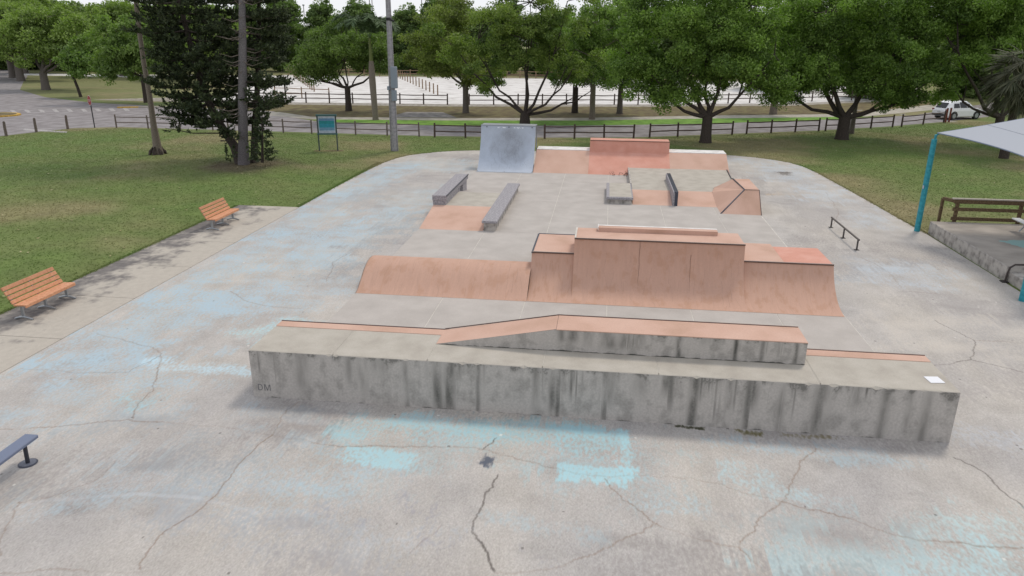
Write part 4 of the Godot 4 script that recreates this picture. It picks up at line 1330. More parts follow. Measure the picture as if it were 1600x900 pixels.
	mb.flat([Vector2(-7.02, -13.1), Vector2(6.7, -13.1), Vector2(6.74, -42.0), Vector2(-6.98, -42.0)], 0.004)
	obj("joint_sealant", mb, mats.joint, pad)
	var px := [-7.02, -4.4, -2.03, 0.28, 2.58, 4.88, 6.7]
	var pzz := [-13.1, -19.52, -23.3, -27.1, -32.72, -37.0, -42.0]
	for i in px.size() - 1:
		for j in pzz.size() - 1:
			mb = MB.new()
			mb.box(Vector3((px[i] + px[i + 1]) / 2, 0.004, (pzz[j] + pzz[j + 1]) / 2), Vector3(px[i + 1] - px[i] - 0.022, 0.014, pzz[j] - pzz[j + 1] - 0.012), 0.003)
			obj("panel", mb, mats.pad, pad)
# ------------------------------------------------------------------ skate features
func sweep(called: String, prof: Array, x0: float, x1: float, mat: Material, parent: Node3D) -> MeshInstance3D:
	# prof: Vector2(z, y) from the foot upwards, smooth, extruded along x
	var mb := MB.new()
	for i in prof.size() - 1:
		var a: Vector2 = prof[i]
		var b: Vector2 = prof[i + 1]
		var na: Vector2 = (prof[mini(i + 1, prof.size() - 1)] - prof[maxi(i - 1, 0)]).normalized()
		var nb: Vector2 = (prof[mini(i + 2, prof.size() - 1)] - prof[i]).normalized()
		var n1 := Vector3(0, -na.x, na.y)
		var n2 := Vector3(0, -nb.x, nb.y)
		if n1.y < 0: n1 = -n1
		if n2.y < 0: n2 = -n2
		var p := [Vector3(x0, a.y, a.x), Vector3(x1, a.y, a.x), Vector3(x1, b.y, b.x), Vector3(x0, b.y, b.x)]
		var ns := [n1, n1, n2, n2]
		var ord := [0, 2, 1, 0, 3, 2]
		if (p[1] - p[0]).cross(p[2] - p[0]).dot(n1 + n2) < 0.0: ord = [0, 1, 2, 0, 2, 3]
		for o in ord:
			mb.v.append(p[o]); mb.n.append(ns[o]); mb.uv.append(Vector2((p[o].x - x0) / (x1 - x0), 1.0 - float(i + (1 if o >= 2 else 0)) / (prof.size() - 1)))
	return obj(called, mb, mat, parent)

func arc_profile(z0: float, run: float, rise: float, n: int) -> Array:
	# a circular transition that starts level
	var rr := (run * run + rise * rise) / (2.0 * rise)
	var am := asin(clampf(run / rr, 0, 1))
	if rise > rr: am = PI - am
	var out := []
	for i in n + 1:
		var t := am * i / n
		out.append(Vector2(z0 - rr * sin(t), rr * (1.0 - cos(t))))
	return out

func steep_profile(n: int) -> Array:      # the tall curve ends upright
	var out := []
	for i in n + 1:
		var t := PI * 0.5 * i / n
		out.append(Vector2(-19.52 - 1.37 * sin(t), 1.54 * (1.0 - cos(t))))
	return out

func fill_under(prof: Array, back: Array) -> Array:
	var p := prof.duplicate()
	for b in back: p.append(b)
	return p

func front_deck():
	var t := thing("concrete_deck", "long stained grey concrete deck with kicker box on top nearest the open slab", "skate ramp", Vector3(0, 0, 0))
	var x0 := -7.03
	var x1 := 6.68
	var streaks := []
	# stains read off the wall: position in pixels along the top edge, width, length, strength
	for s in [[480, 18, 0.9, 0.55], [560, 10, 0.7, 0.5], [582, 14, 0.9, 0.6], [655, 8, 1.3, 0.7], [708, 12, 1.4, 0.85], [728, 14, 1.4, 0.95], [775, 7, 1.3, 0.8], [868, 9, 1.1, 0.6], [896, 10, 1.4, 0.95], [903, 8, 1.4, 0.9], [978, 10, 1.4, 0.75], [985, 14, 0.8, 0.6], [1070, 16, 0.5, 0.8], [1078, 10, 0.8, 0.7], [1115, 12, 1.4, 1.0], [1168, 9, 1.3, 0.85], [1205, 12, 0.7, 1.0], [1200, 12, 1.4, 0.85], [1247, 9, 1.3, 0.5], [1305, 18, 1.4, 0.8], [1355, 14, 0.6, 0.6], [1398, 12, 1.3, 0.6], [1432, 8, 0.9, 0.45], [1457, 12, 1.3, 0.5], [610, 22, 0.5, 0.5], [430, 14, 0.4, 0.45], [1030, 20, 0.6, 0.35], [1341, 3, 0.2, 1.0], [1348, 2, 0.3, 0.9], [1361, 4, 0.25, 1.0], [1368, 3, 0.4, 0.9], [1356, 2, 0.5, 0.8]]:
		streaks.append([(s[0] - 390.0) / 1110.0, s[1] * 0.72 / 1110.0, s[2], s[3] * 0.82])
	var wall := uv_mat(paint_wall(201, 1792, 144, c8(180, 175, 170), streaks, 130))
	# body: front wall with its own stains; its top edge is chipped
	var bays := [x0, -5.25, -3.3, -1.0, 1.24, 4.22, x1]
	var er := RandomNumberGenerator.new()
	er.seed = 64
	var mb := MB.new()
	var edge := []
	for i in bays.size() - 1:
		var cnt := int((bays[i + 1] - bays[i]) / 0.07)
		for k in cnt:
			var chip := er.randf_range(0.006, 0.014)
			if er.randf() < 0.09: chip = er.randf_range(0.02, 0.05)
			edge.append([lerpf(bays[i], bays[i + 1], k / float(cnt)), chip, i])
	edge.append([x1, 0.012, bays.size() - 2])
	for k in edge.size() - 1:
		var a: Array = edge[k]
		var b: Array = edge[k + 1]
		mb.quad_uv(Vector3(a[0], 1.05 - a[1], -13.0), Vector3(b[0], 1.05 - b[1], -13.0), Vector3(b[0], -0.05, -13.0), Vector3(a[0], -0.05, -13.0), Vector3.BACK, Vector2((a[0] - x0) / (x1 - x0), 0), Vector2((b[0] - x0) / (x1 - x0), 0), Vector2((b[0] - x0) / (x1 - x0), 1), Vector2((a[0] - x0) / (x1 - x0), 1))
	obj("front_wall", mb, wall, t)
	# top cast in bays with fine joints
	for i in bays.size() - 1:
		mb = MB.new()
		for k in edge.size() - 1:
			if edge[k][2] != i: continue
			var xa: float = edge[k][0] + (0.005 if edge[k][0] == bays[i] and i > 0 else 0.0)
			var xb: float = edge[k + 1][0] - (0.005 if edge[k + 1][0] == bays[i + 1] and i < bays.size() - 2 else 0.0)
			var ca: float = edge[k][1]
			var cb: float = edge[k + 1][1]
			mb.quad(Vector3(xa, 1.05, -13.0 - ca * 1.2), Vector3(xb, 1.05, -13.0 - cb * 1.2), Vector3(xb, 1.05, -14.32), Vector3(xa, 1.05, -14.32), Vector3.UP)
			mb.quad(Vector3(xa, 1.05, -13.0 - ca * 1.2), Vector3(xb, 1.05, -13.0 - cb * 1.2), Vector3(xb, 1.05 - cb, -13.0), Vector3(xa, 1.05 - ca, -13.0), Vector3(0, 1, 1))
		obj("top_bay", mb, mats.deck, t)
	mb = MB.new()
	mb.flat([Vector2(x0 + 0.01, -13.08), Vector2(x1 - 0.01, -13.08), Vector2(x1 - 0.01, -14.6), Vector2(x0 + 0.01, -14.6)], 1.044)
	obj("joint_sealant", mb, mats.joint, t)
	var prof := arc_profile(-16.4, 1.78, 1.05, 10)
	var ends := fill_under(prof, [Vector2(-14.62, 1.05), Vector2(-13.0, 1.035), Vector2(-13.0, -0.05), Vector2(-16.4, -0.05)])
	prof = []
	for q in 11: prof.append(Vector2(-16.4 + 1.78 * q / 10.0, 1.05 * pow(q / 10.0, 1.9)))
	ends = fill_under(prof, [Vector2(-13.07, 1.04), Vector2(-13.01, 0.98), Vector2(-13.01, -0.05), Vector2(-16.4, -0.05)])
	for q in [[x0 + 0.004, x0 + 0.3], [x1 - 0.3, x1 - 0.004]]:
		mb = MB.new()
		mb.prism(ends, q[0], q[1])
		obj("end_wall", mb, mats.dark_conc, t)
	sweep("back_transition", prof, x0, x1, mats.pink, t)
	mb = MB.new()
	mb.box(Vector3((x0 + x1) / 2, 1.035, -14.47), Vector3(x1 - x0, 0.05, 0.29), 0.004)
	obj("coping_strip", mb, mats.pink, t)
	mb = MB.new()
	mb.tube([Vector3(x0, 1.055, -14.64), Vector3(x1, 1.055, -14.64)], [0.017, 0.017], 8)
	obj("coping", mb, mats.coping, t)
	# kicker box on the deck
	var kx := [-3.28, -0.8, 4.13]
	var kz0 := -13.84
	var kz1 := -14.63
	var top := 1.525
	var kw := 4.13 + 3.28
	var ks := []
	for s in [[885, 8, 0.8, 0.5], [905, 10, 0.7, 0.6], [930, 12, 0.8, 0.5], [960, 18, 0.9, 0.5], [985, 14, 0.9, 0.5], [1010, 10, 0.8, 0.5], [1070, 5, 1.3, 0.9], [1110, 8, 0.5, 0.4], [1157, 4, 1.4, 0.8], [1197, 4, 1.3, 0.7], [1247, 4, 1.4, 0.9]]:
		ks.append([(s[0] - 683.0) / 580.0, s[1] / 580.0, s[2], s[3]])
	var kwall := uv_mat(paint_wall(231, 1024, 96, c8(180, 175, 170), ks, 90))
	mb = MB.new()
	var hh := top - 1.05
	mb.quad_uv(Vector3(kx[0], 1.06, kz0), Vector3(kx[1], top, kz0), Vector3(kx[1], 1.05, kz0), Vector3(kx[0], 1.05, kz0), Vector3.BACK, Vector2(0, 0.97), Vector2((kx[1] - kx[0]) / kw, 0), Vector2((kx[1] - kx[0]) / kw, 1), Vector2(0, 1))
	mb.quad_uv(Vector3(kx[1], top, kz0), Vector3(kx[2], top, kz0), Vector3(kx[2], 1.05, kz0), Vector3(kx[1], 1.05, kz0), Vector3.BACK, Vector2((kx[1] - kx[0]) / kw, 0), Vector2(1, 0), Vector2(1, 1), Vector2((kx[1] - kx[0]) / kw, 1))
	mb.quad_uv(Vector3(kx[2], top, kz0), Vector3(kx[2], top, kz1), Vector3(kx[2], 1.05, kz1), Vector3(kx[2], 1.05, kz0), Vector3.RIGHT, Vector2(0.9, 0), Vector2(1, 0), Vector2(1, 1), Vector2(0.9, 1))
	mb.quad_uv(Vector3(kx[1], top, kz1), Vector3(kx[2], top, kz1), Vector3(kx[2], 1.05, kz1), Vector3(kx[1], 1.05, kz1), Vector3.FORWARD, Vector2(0.3, 0), Vector2(1, 0), Vector2(1, 1), Vector2(0.3, 1))
	mb.tri(Vector3(kx[0], 1.05, kz1), Vector3(kx[1], top, kz1), Vector3(kx[1], 1.05, kz1), Vector3.FORWARD)
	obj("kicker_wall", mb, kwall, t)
	mb = MB.new()
	mb.quad(Vector3(kx[0] - 0.02, 1.053, kz0 - 0.003), Vector3(kx[1], top + 0.003, kz0 - 0.003), Vector3(kx[1], top + 0.003, kz1), Vector3(kx[0] - 0.02, 1.053, kz1), Vector3(-0.2, 1, 0))
	obj("kicker_slope", mb, mats.pink, t)
	mb = MB.new()
	mb.box(Vector3((kx[1] + kx[2]) / 2 + 0.006, top - 0.006, (kz0 + kz1) / 2), Vector3(kx[2] - kx[1] + 0.004, 0.02, kz0 - kz1 + 0.01), 0.004)
	obj("kicker_top", mb, mats.pink, t)
	mb = MB.new()
	mb.tube([Vector3(kx[0], 1.07, kz1 - 0.015), Vector3(kx[1], top + 0.01, kz1 - 0.015), Vector3(kx[2], top + 0.01, kz1 - 0.015)], [0.013, 0.013, 0.013], 6)
	obj("kicker_edge", mb, mats.coping, t)
	# scratched initials low on the wall
	var tm := TextMesh.new()
	tm.text = "DM"
	var fnt := SystemFont.new()
	fnt.font_names = PackedStringArray(["Droid Sans"])
	tm.font = fnt
	tm.font_size = 64
	tm.pixel_size = 0.0031
	tm.depth = 0.004
	inst("scratched_letters", tm, plain(c8(118, 117, 118), 0.9), t, Vector3(-6.78, 0.22, -12.997))
	# dropped sheet of white board
	mb = MB.new()
	mb.box(Vector3(6.41, 1.057, -13.48), Vector3(0.27, 0.008, 0.27), 0.002, Basis(Vector3.UP, 0.12))
	tag(obj("white_board", mb, plain(c8(224, 226, 232), 0.6)), "small square white board lying on the concrete deck end", "board")

func middle_ramp():
	var t := thing("quarter_pipe_box", "wide pink quarter pipe with stepped decks and rolled end in mid park", "skate ramp")
	# rolled-over end, an S-shaped hump
	var prof := []
	for q in [[-19.5, 0.0], [-19.72, 0.07], [-19.94, 0.19], [-20.15, 0.32], [-20.36, 0.45], [-20.56, 0.545], [-20.78, 0.61], [-21.0, 0.635], [-21.25, 0.62], [-21.55, 0.55], [-21.9, 0.4], [-22.3, 0.2], [-22.7, 0.06], [-23.0, 0.0]]: prof.append(Vector2(q[0], q[1] + 0.014))
	sweep("rolled_end", prof, -7.02, -2.0, mats.pink_run, t)
	var mb := MB.new()
	mb.prism(fill_under(prof, [Vector2(-23.0, 0.0), Vector2(-19.5, 0.0)]), -7.03, -7.0)
	obj("hump_end", mb, mats.dark_conc, t)
	var segs := [["step", -2.0, -0.74, 1.05, 1.45, -23.15, mats.pink], ["main", -0.74, 4.13, 1.54, 1.38, -22.2, mats.pink], ["low", 4.13, 6.68, 1.0, 1.56, -22.85, mats.pink]]
	for s in segs:
		var h: float = s[3]
		var pr := arc_profile(-19.52, s[4], h, 14)
		if s[0] == "main":
			pr = steep_profile(14)
		for i in pr.size(): pr[i].y += 0.014 * (1.0 - i / 14.0)
		sweep("transition", pr, s[1], s[2], mats.pink_run, t)
		var zt: float = pr[14].x
		# solid core behind the curve, with its side walls
		var core := []
		for q in pr: core.append(Vector2(q.x - 0.006, maxf(q.y - 0.006, 0.0)))
		core = fill_under(core, [Vector2(s[5], h - 0.005), Vector2(s[5], 0.0)])
		for q in [[s[1] + 0.003, s[1] + 0.05], [s[2] - 0.05, s[2] - 0.003]]:
			mb = MB.new()
			mb.prism(core, q[0], q[1])
			obj("side_wall", mb, mats.white_conc if s[0] == "low" else mats.pink, t)
		mb = MB.new()
		mb.tube([Vector3(s[1], h + 0.006, zt + 0.012), Vector3(s[2], h + 0.006, zt + 0.012)], [0.024, 0.024], 8)
		obj("coping", mb, mats.coping, t)
		mb = MB.new()
		mb.box(Vector3((s[1] + s[2]) / 2, h + 0.004, zt - 0.045), Vector3(s[2] - s[1] - 0.008, 0.018, 0.05), 0.003)
		obj("coping_edge", mb, mats.galv if s[0] == "low" else mats.joint, t)
		if s[0] == "low":
			mb = MB.new()
			mb.box(Vector3(4.13 + 0.6, h - 0.03, (zt - 0.012 - 23.15) / 2), Vector3(1.2, 0.06, zt - 0.012 + 23.15), 0.004)
			obj("deck", mb, mats.pink, t)
			mb = MB.new()
			mb.box(Vector3(6.005, h - 0.032, (zt - 0.012 - 22.85) / 2), Vector3(1.35, 0.06, zt - 0.012 + 22.85), 0.004)
			obj("red_deck", mb, mats.red, t)
		else:
			mb = MB.new()
			mb.box(Vector3((s[1] + s[2]) / 2, h - 0.03, (zt - 0.012 + s[5]) / 2), Vector3(s[2] - s[1] - 0.004, 0.06, zt - 0.012 - s[5]), 0.004)
			obj("deck", mb, mats.pink, t)
	# pale trim on the raised deck's side, steel trim round the step
	mb = MB.new()
	mb.box(Vector3(-0.72, 1.545, -21.55), Vector3(0.05, 0.02, 1.25), 0.003)
	obj("deck_trim", mb, mats.joint, t)
	mb = MB.new()
	mb.box(Vector3(-1.985, 1.052, -22.0), Vector3(0.05, 0.02, 2.2), 0.003)
	mb.box(Vector3(-1.37, 1.052, -23.13), Vector3(1.22, 0.02, 0.05), 0.003)
	obj("steel_trim", mb, mats.steel, t)
	# low ledge at the back of the main deck
	mb = MB.new()
	mb.box(Vector3(1.7, 1.6, -21.98), Vector3(3.55, 0.14, 0.36), 0.008)
	obj("ledge", mb, mats.pink, t)
	mb = MB.new()
	mb.box(Vector3(1.7, 1.672, -22.08), Vector3(3.57, 0.012, 0.1), 0.002)
	mb.box(Vector3(-0.07, 1.64, -21.98), Vector3(0.02, 0.1, 0.37), 0.002)
	obj("ledge_edge", mb, mats.white_conc, t)
	# back: wall of the main deck and banks down to the pad
	mb = MB.new()
	mb.quad(Vector3(-0.74, 1.5, -22.2), Vector3(4.13, 1.5, -22.2), Vector3(4.13, 0.0, -22.2), Vector3(-0.74, 0.0, -22.2), Vector3.FORWARD)
	obj("back_wall", mb, mats.pad, t)
	mb = MB.new()
	mb.box(Vector3(1.695, 0.51, -22.68), Vector3(4.87, 1.0, 0.95), 0.004)
	obj("rear_deck", mb, mats.pad, t)
	mb = MB.new()
	mb.prism([Vector2(-23.152, 0.0), Vector2(-23.152, 0.99), Vector2(-25.2, 0.01)], -2.0, 5.33)
	obj("rear_bank", mb, mats.pad, t)
	mb = MB.new()
	mb.prism([Vector2(-22.852, 0.0), Vector2(-22.852, 0.985), Vector2(-24.9, 0.01)], 5.335, 6.676)
	obj("rear_bank", mb, mats.pad, t)
	# panel joints and weather cracks on the big curve
	var pr2 := steep_profile(14)
	for q in [[1.15, 0.35, 1.0], [2.62, 0.3, 0.92]]:
		var pts := []
		var rr := []
		for i in 15:
			var u := i / 14.0
			if u < q[1] or u > q[2]: continue
			pts.append(Vector3(q[0] + rng.randf_range(-0.018, 0.018), pr2[i].y + 0.001, pr2[i].x + 0.001))
			rr.append(0.006)
		mb = MB.new()
		mb.tube(pts, rr, 4, false)
		obj("crack", mb, plain(c8(110, 84, 70), 0.9), t)

func far_ramps():
	# steel quarter pipe
	var t := thing("metal_quarter_pipe", "tall pale blue steel quarter pipe with scuffed curved face", "skate ramp", Vector3(0, 0, 0))
	var prof := []
	for q in [[-39.85, 0.012], [-40.08, 0.1], [-40.3, 0.25], [-40.52, 0.44], [-40.76, 0.7], [-40.98, 0.99], [-41.18, 1.32], [-41.34, 1.65], [-41.44, 2.0], [-41.48, 2.34]]: prof.append(Vector2(q[0], q[1]))
	sweep("ramp_face", prof, -6.93, -3.85, mats.sheet, t)
	var frame := MB.new()
	for x in [-6.9, -5.4, -3.88]:
		var p2 := []
		for q in prof: p2.append(Vector3(x, q.y - 0.03, q.x - 0.03))
		var rr := []
		for q in p2.size(): rr.append(0.025)
		frame.tube(p2, rr, 6)
		frame.tube([Vector3(x, 0, -42.4), Vector3(x, 2.3, -42.4)], [0.03, 0.03], 6)
		frame.tube([Vector3(x, 0.03, -39.9), Vector3(x, 0.03, -42.4)], [0.03, 0.03], 6)
	frame.tube([Vector3(-6.9, 2.3, -42.4), Vector3(-3.88, 2.3, -42.4)], [0.03, 0.03], 6)
	obj("frame", frame, mats.galv, t)
	var mb := MB.new()
	mb.box(Vector3(-5.39, 2.33, -41.96), Vector3(3.08, 0.04, 0.92), 0.005)
	obj("platform", mb, mats.galv, t)
	mb = MB.new()
	mb.tube([Vector3(-6.93, 2.36, -41.47), Vector3(-3.85, 2.36, -41.47)], [0.03, 0.03], 8)
	obj("coping", mb, mats.galv, t)
	for x in [-6.6, -5.35, -4.05]:
		mb = MB.new()
		mb.tube([Vector3(x, 2.26, -41.46), Vector3(x, 2.26, -41.43)], [0.03, 0.03], 6)
		obj("bolt", mb, mats.black, t)
	mb = MB.new()
	mb.box(Vector3(-5.39, 0.012, -39.78), Vector3(3.12, 0.01, 0.2), 0.002)
	obj("toe_plate", mb, mats.galv, t)
	# concrete bank with taller red middle
	t = thing("concrete_bank", "long pink concrete bank with tall red middle and white top", "skate ramp")
	var zt := -42.0
	var h := 0.98
	for s in [[-3.82, -0.81, mats.pink], [3.6, 6.72, mats.pink]]:
		mb = MB.new()
		mb.prism([Vector2(-39.98, 0.012), Vector2(zt, h), Vector2(zt, 0.0), Vector2(-39.98, 0.0)], s[0], s[1])
		obj("bank", mb, s[2], t)
		mb = MB.new()
		mb.box(Vector3((s[0] + s[1]) / 2, h / 2 + 0.01, zt - 0.57), Vector3(s[1] - s[0], h + 0.05, 1.13), 0.015)
		obj("top", mb, mats.white_conc, t)
	mb = MB.new()
	mb.prism([Vector2(-39.96, 0.014), Vector2(zt + 0.1, h - 0.04), Vector2(zt, 0.0), Vector2(-39.96, 0.0)], -0.808, 3.598)
	obj("red_bank", mb, mats.red, t)
	mb = MB.new()
	mb.prism([Vector2(zt + 0.1, h - 0.045), Vector2(zt - 0.02, 1.565), Vector2(zt - 1.1, 1.565), Vector2(zt - 1.1, 0.0), Vector2(zt + 0.1, 0.0)], -0.806, 3.596)
	obj("red_extension", mb, mats.red, t)
	mb = MB.new()
	mb.tube([Vector3(-0.8, 1.57, zt), Vector3(3.6, 1.57, zt)], [0.02, 0.02], 6)
	obj("coping", mb, mats.coping, t)

func funboxes():
	# left box: bank up, deck, bank down, with two ledges
	var t := thing("funbox", "low funbox with pink front bank between two grey ledges", "skate ramp")
	var dh := 0.4
	var mb := MB.new()
	mb.prism([Vector2(-27.08, 0.012), Vector2(-29.6, dh), Vector2(-29.6, 0.0), Vector2(-27.08, 0.0)], -7.0, -4.5)
	obj("front_bank", mb, mats.pink, t)
	mb = MB.new()
	mb.box(Vector3(-5.75, dh / 2 - 0.002, -31.0), Vector3(2.5, dh + 0.004, 2.8), 0.004)
	obj("deck", mb, mats.deck, t)
	mb = MB.new()
	mb.prism([Vector2(-32.4, 0.0), Vector2(-32.4, dh - 0.002), Vector2(-34.7, 0.012), Vector2(-34.7, 0.0)], -7.0, -4.5)
	obj("rear_bank", mb, mats.pad, t)
	# high ledge: a beam standing on the deck and on piers past its end
	mb = MB.new()
	mb.box(Vector3(-6.75, 0.69, -32.15), Vector3(0.6, 0.22, 5.05), 0.012)
	var lg := obj("high_ledge", mb, mats.granite, t)
	mb = MB.new()
	mb.box(Vector3(-6.75, 0.49, -31.0), Vector3(0.56, 0.18, 2.72), 0.006)
	mb.box(Vector3(-6.75, 0.3, -32.75), Vector3(0.5, 0.58, 0.25), 0.006)
	mb.box(Vector3(-6.75, 0.3, -34.05), Vector3(0.5, 0.58, 1.0), 0.006)
	obj("pier", mb, mats.granite, lg)
	mb = MB.new()
	mb.box(Vector3(-6.44, 0.79, -32.15), Vector3(0.03, 0.05, 5.05), 0.004)
	obj("steel_edge", mb, mats.steel, lg)
	# low ledge along the right side
	mb = MB.new()
	mb.box(Vector3(-4.24, 0.155, -30.93), Vector3(0.46, 0.31, 7.55), 0.006)
	lg = obj("low_ledge", mb, mats.dark_conc, t)
	mb = MB.new()
	mb.box(Vector3(-4.24, 0.365, -30.92), Vector3(0.6, 0.1, 7.64), 0.012)
	obj("ledge_cap", mb, mats.granite, lg)
	# right box
	t = thing("funbox", "low funbox with two pink front banks and a thin centre ledge", "skate ramp")
	dh = 0.32
	for s in [[1.38, 3.12], [3.34, 5.06]]:
		mb = MB.new()
		mb.prism([Vector2(-32.72, 0.012), Vector2(-34.6, dh), Vector2(-34.6, 0.0), Vector2(-32.72, 0.0)], s[0], s[1])
		obj("front_bank", mb, mats.pink, t)
	mb = MB.new()
	mb.flat([Vector2(1.4, -34.6), Vector2(5.06, -34.6), Vector2(5.3, -35.7), Vector2(6.4, -37.6), Vector2(6.6, -40.8), Vector2(1.4, -40.8)], dh, 0.33)
	obj("deck", mb, mats.deck, t)
	mb = MB.new()
	mb.box(Vector3(1.37, 0.16, -38.3), Vector3(0.08, 0.36, 4.6), 0.008)
	obj("deck_side", mb, mats.dark_conc, t)
	mb = MB.new()
	mb.box(Vector3(3.23, 0.32, -35.05), Vector3(0.2, 0.62, 4.66), 0.01)
	var hb := obj("centre_ledge", mb, mats.granite, t)
	mb = MB.new()
	mb.box(Vector3(3.26, 0.615, -35.05), Vector3(0.17, 0.05, 4.7), 0.006)
	mb.box(Vector3(3.275, 0.32, -32.71), Vector3(0.13, 0.62, 0.04), 0.006)
	obj("steel_cap", mb, mats.steel, hb)
	# manual pad joined to its left side
	mb = MB.new()
	mb.box(Vector3(0.79, 0.1, -34.4), Vector3(1.06, 0.2, 3.3), 0.006)
	var pd := obj("manual_pad", mb, mats.dark_conc, t)
	mb = MB.new()
	mb.box(Vector3(0.79, 0.262, -34.4), Vector3(1.2, 0.11, 3.42), 0.012)
	obj("pad_cap", mb, mats.granite, pd)
	mb = MB.new()
	mb.box(Vector3(0.83, 0.319, -34.45), Vector3(1.0, 0.008, 3.25), 0.002)
	obj("pad_top", mb, mats.deck, pd)
	# hip with a steel ridge
	t = thing("hip_ramp", "brown faceted hip ramp with steel ridge at the pad edge", "skate ramp")
	var A := Vector3(5.06, 0.01, -31.5)
	var B := Vector3(5.062, 0.013, -32.73)
	var E := Vector3(5.062, 0.322, -34.6)
	var C := Vector3(5.31, 0.325, -35.67)
	var D := Vector3(6.0, 0.9, -34.9)
	var P := Vector3(6.1, 0.9, -32.4)
	var R := Vector3(6.72, 0.9, -32.4)
	var Q := Vector3(6.74, 0.9, -34.98)
	var F := Vector3(6.73, 0.01, -31.42)
	mb = MB.new()
	mb.tri(A, B, P, Vector3(-1, 1, 0)); mb.tri(B, E, P, Vector3(-1, 1, 0)); mb.tri(E, C, P, Vector3(-1, 1, 0)); mb.tri(C, D, P, Vector3(-1, 1, 0))
	obj("left_face", mb, mats.pink, t)
	mb = MB.new()
	mb.quad(A, P, R, F, Vector3(0, 1, 1))
	obj("front_face", mb, mats.pink, t)
	mb = MB.new()
	mb.quad(P, D, Q, R, Vector3.UP)
	obj("top", mb, mats.pink, t)
	mb = MB.new()
	mb.tri(D, Vector3(6.4, 0.325, -37.6), C, Vector3(-0.3, 1, -0.5))
	mb.tri(D, Q, Vector3(6.4, 0.325, -37.6), Vector3(0, 1, -1))
	mb.tri(Q, Vector3(6.74, 0.01, -37.8), Vector3(6.4, 0.325, -37.6), Vector3(0, 1, -1))
	obj("rear_face", mb, mats.pink, t)
	mb = MB.new()
	mb.quad(F, R, Vector3(6.73, 0.0, -32.4), Vector3(6.73, 0.0, -31.42), Vector3.RIGHT)
	mb.quad(R, Q, Vector3(6.74, 0.0, -34.98), Vector3(6.73, 0.0, -32.4), Vector3.RIGHT)
	mb.tri(Q, Vector3(6.74, 0.0, -34.98), Vector3(6.74, 0.01, -37.8), Vector3.RIGHT)
	obj("side_wall", mb, mats.pad, t)
	mb = MB.new()
	mb.tube([A, P, D, Vector3(6.45, 0.34, -38.0), Vector3(6.62, 0.33, -40.7)], [0.03, 0.03, 0.03, 0.03, 0.03], 6)
	obj("ridge", mb, mats.steel, t)
	mb = MB.new()
	mb.tube([P, R, F], [0.018, 0.018, 0.018], 6)
	obj("top_edge", mb, mats.coping, t)
	mb = MB.new()
	mb.box(Vector3(6.735, 0.6, -32.3), Vector3(0.012, 0.16, 0.22), 0.002)
	obj("sticker", mb, plain(c8(206, 214, 226), 0.5), t)
	# twigs caught at the funbox corner
	mb = MB.new()
	var r := RandomNumberGenerator.new()
	r.seed = 14
	for k in 22:
		var p := Vector3(1.2, 0.03, -39.9) + Vector3(r.randf_range(-0.8, 0.12), r.randf_range(0, 0.1), r.randf_range(-0.3, 0.5))
		mb.tube([p, p + Vector3(r.randf_range(-0.2, 0.2), r.randf_range(0.0, 0.16), r.randf_range(-0.15, 0.15))], [0.012, 0.005], 4)
	tag(obj("twig_heap", mb, mats.bark), "small dark heap of twigs against the red bank", "debris", "", "stuff")

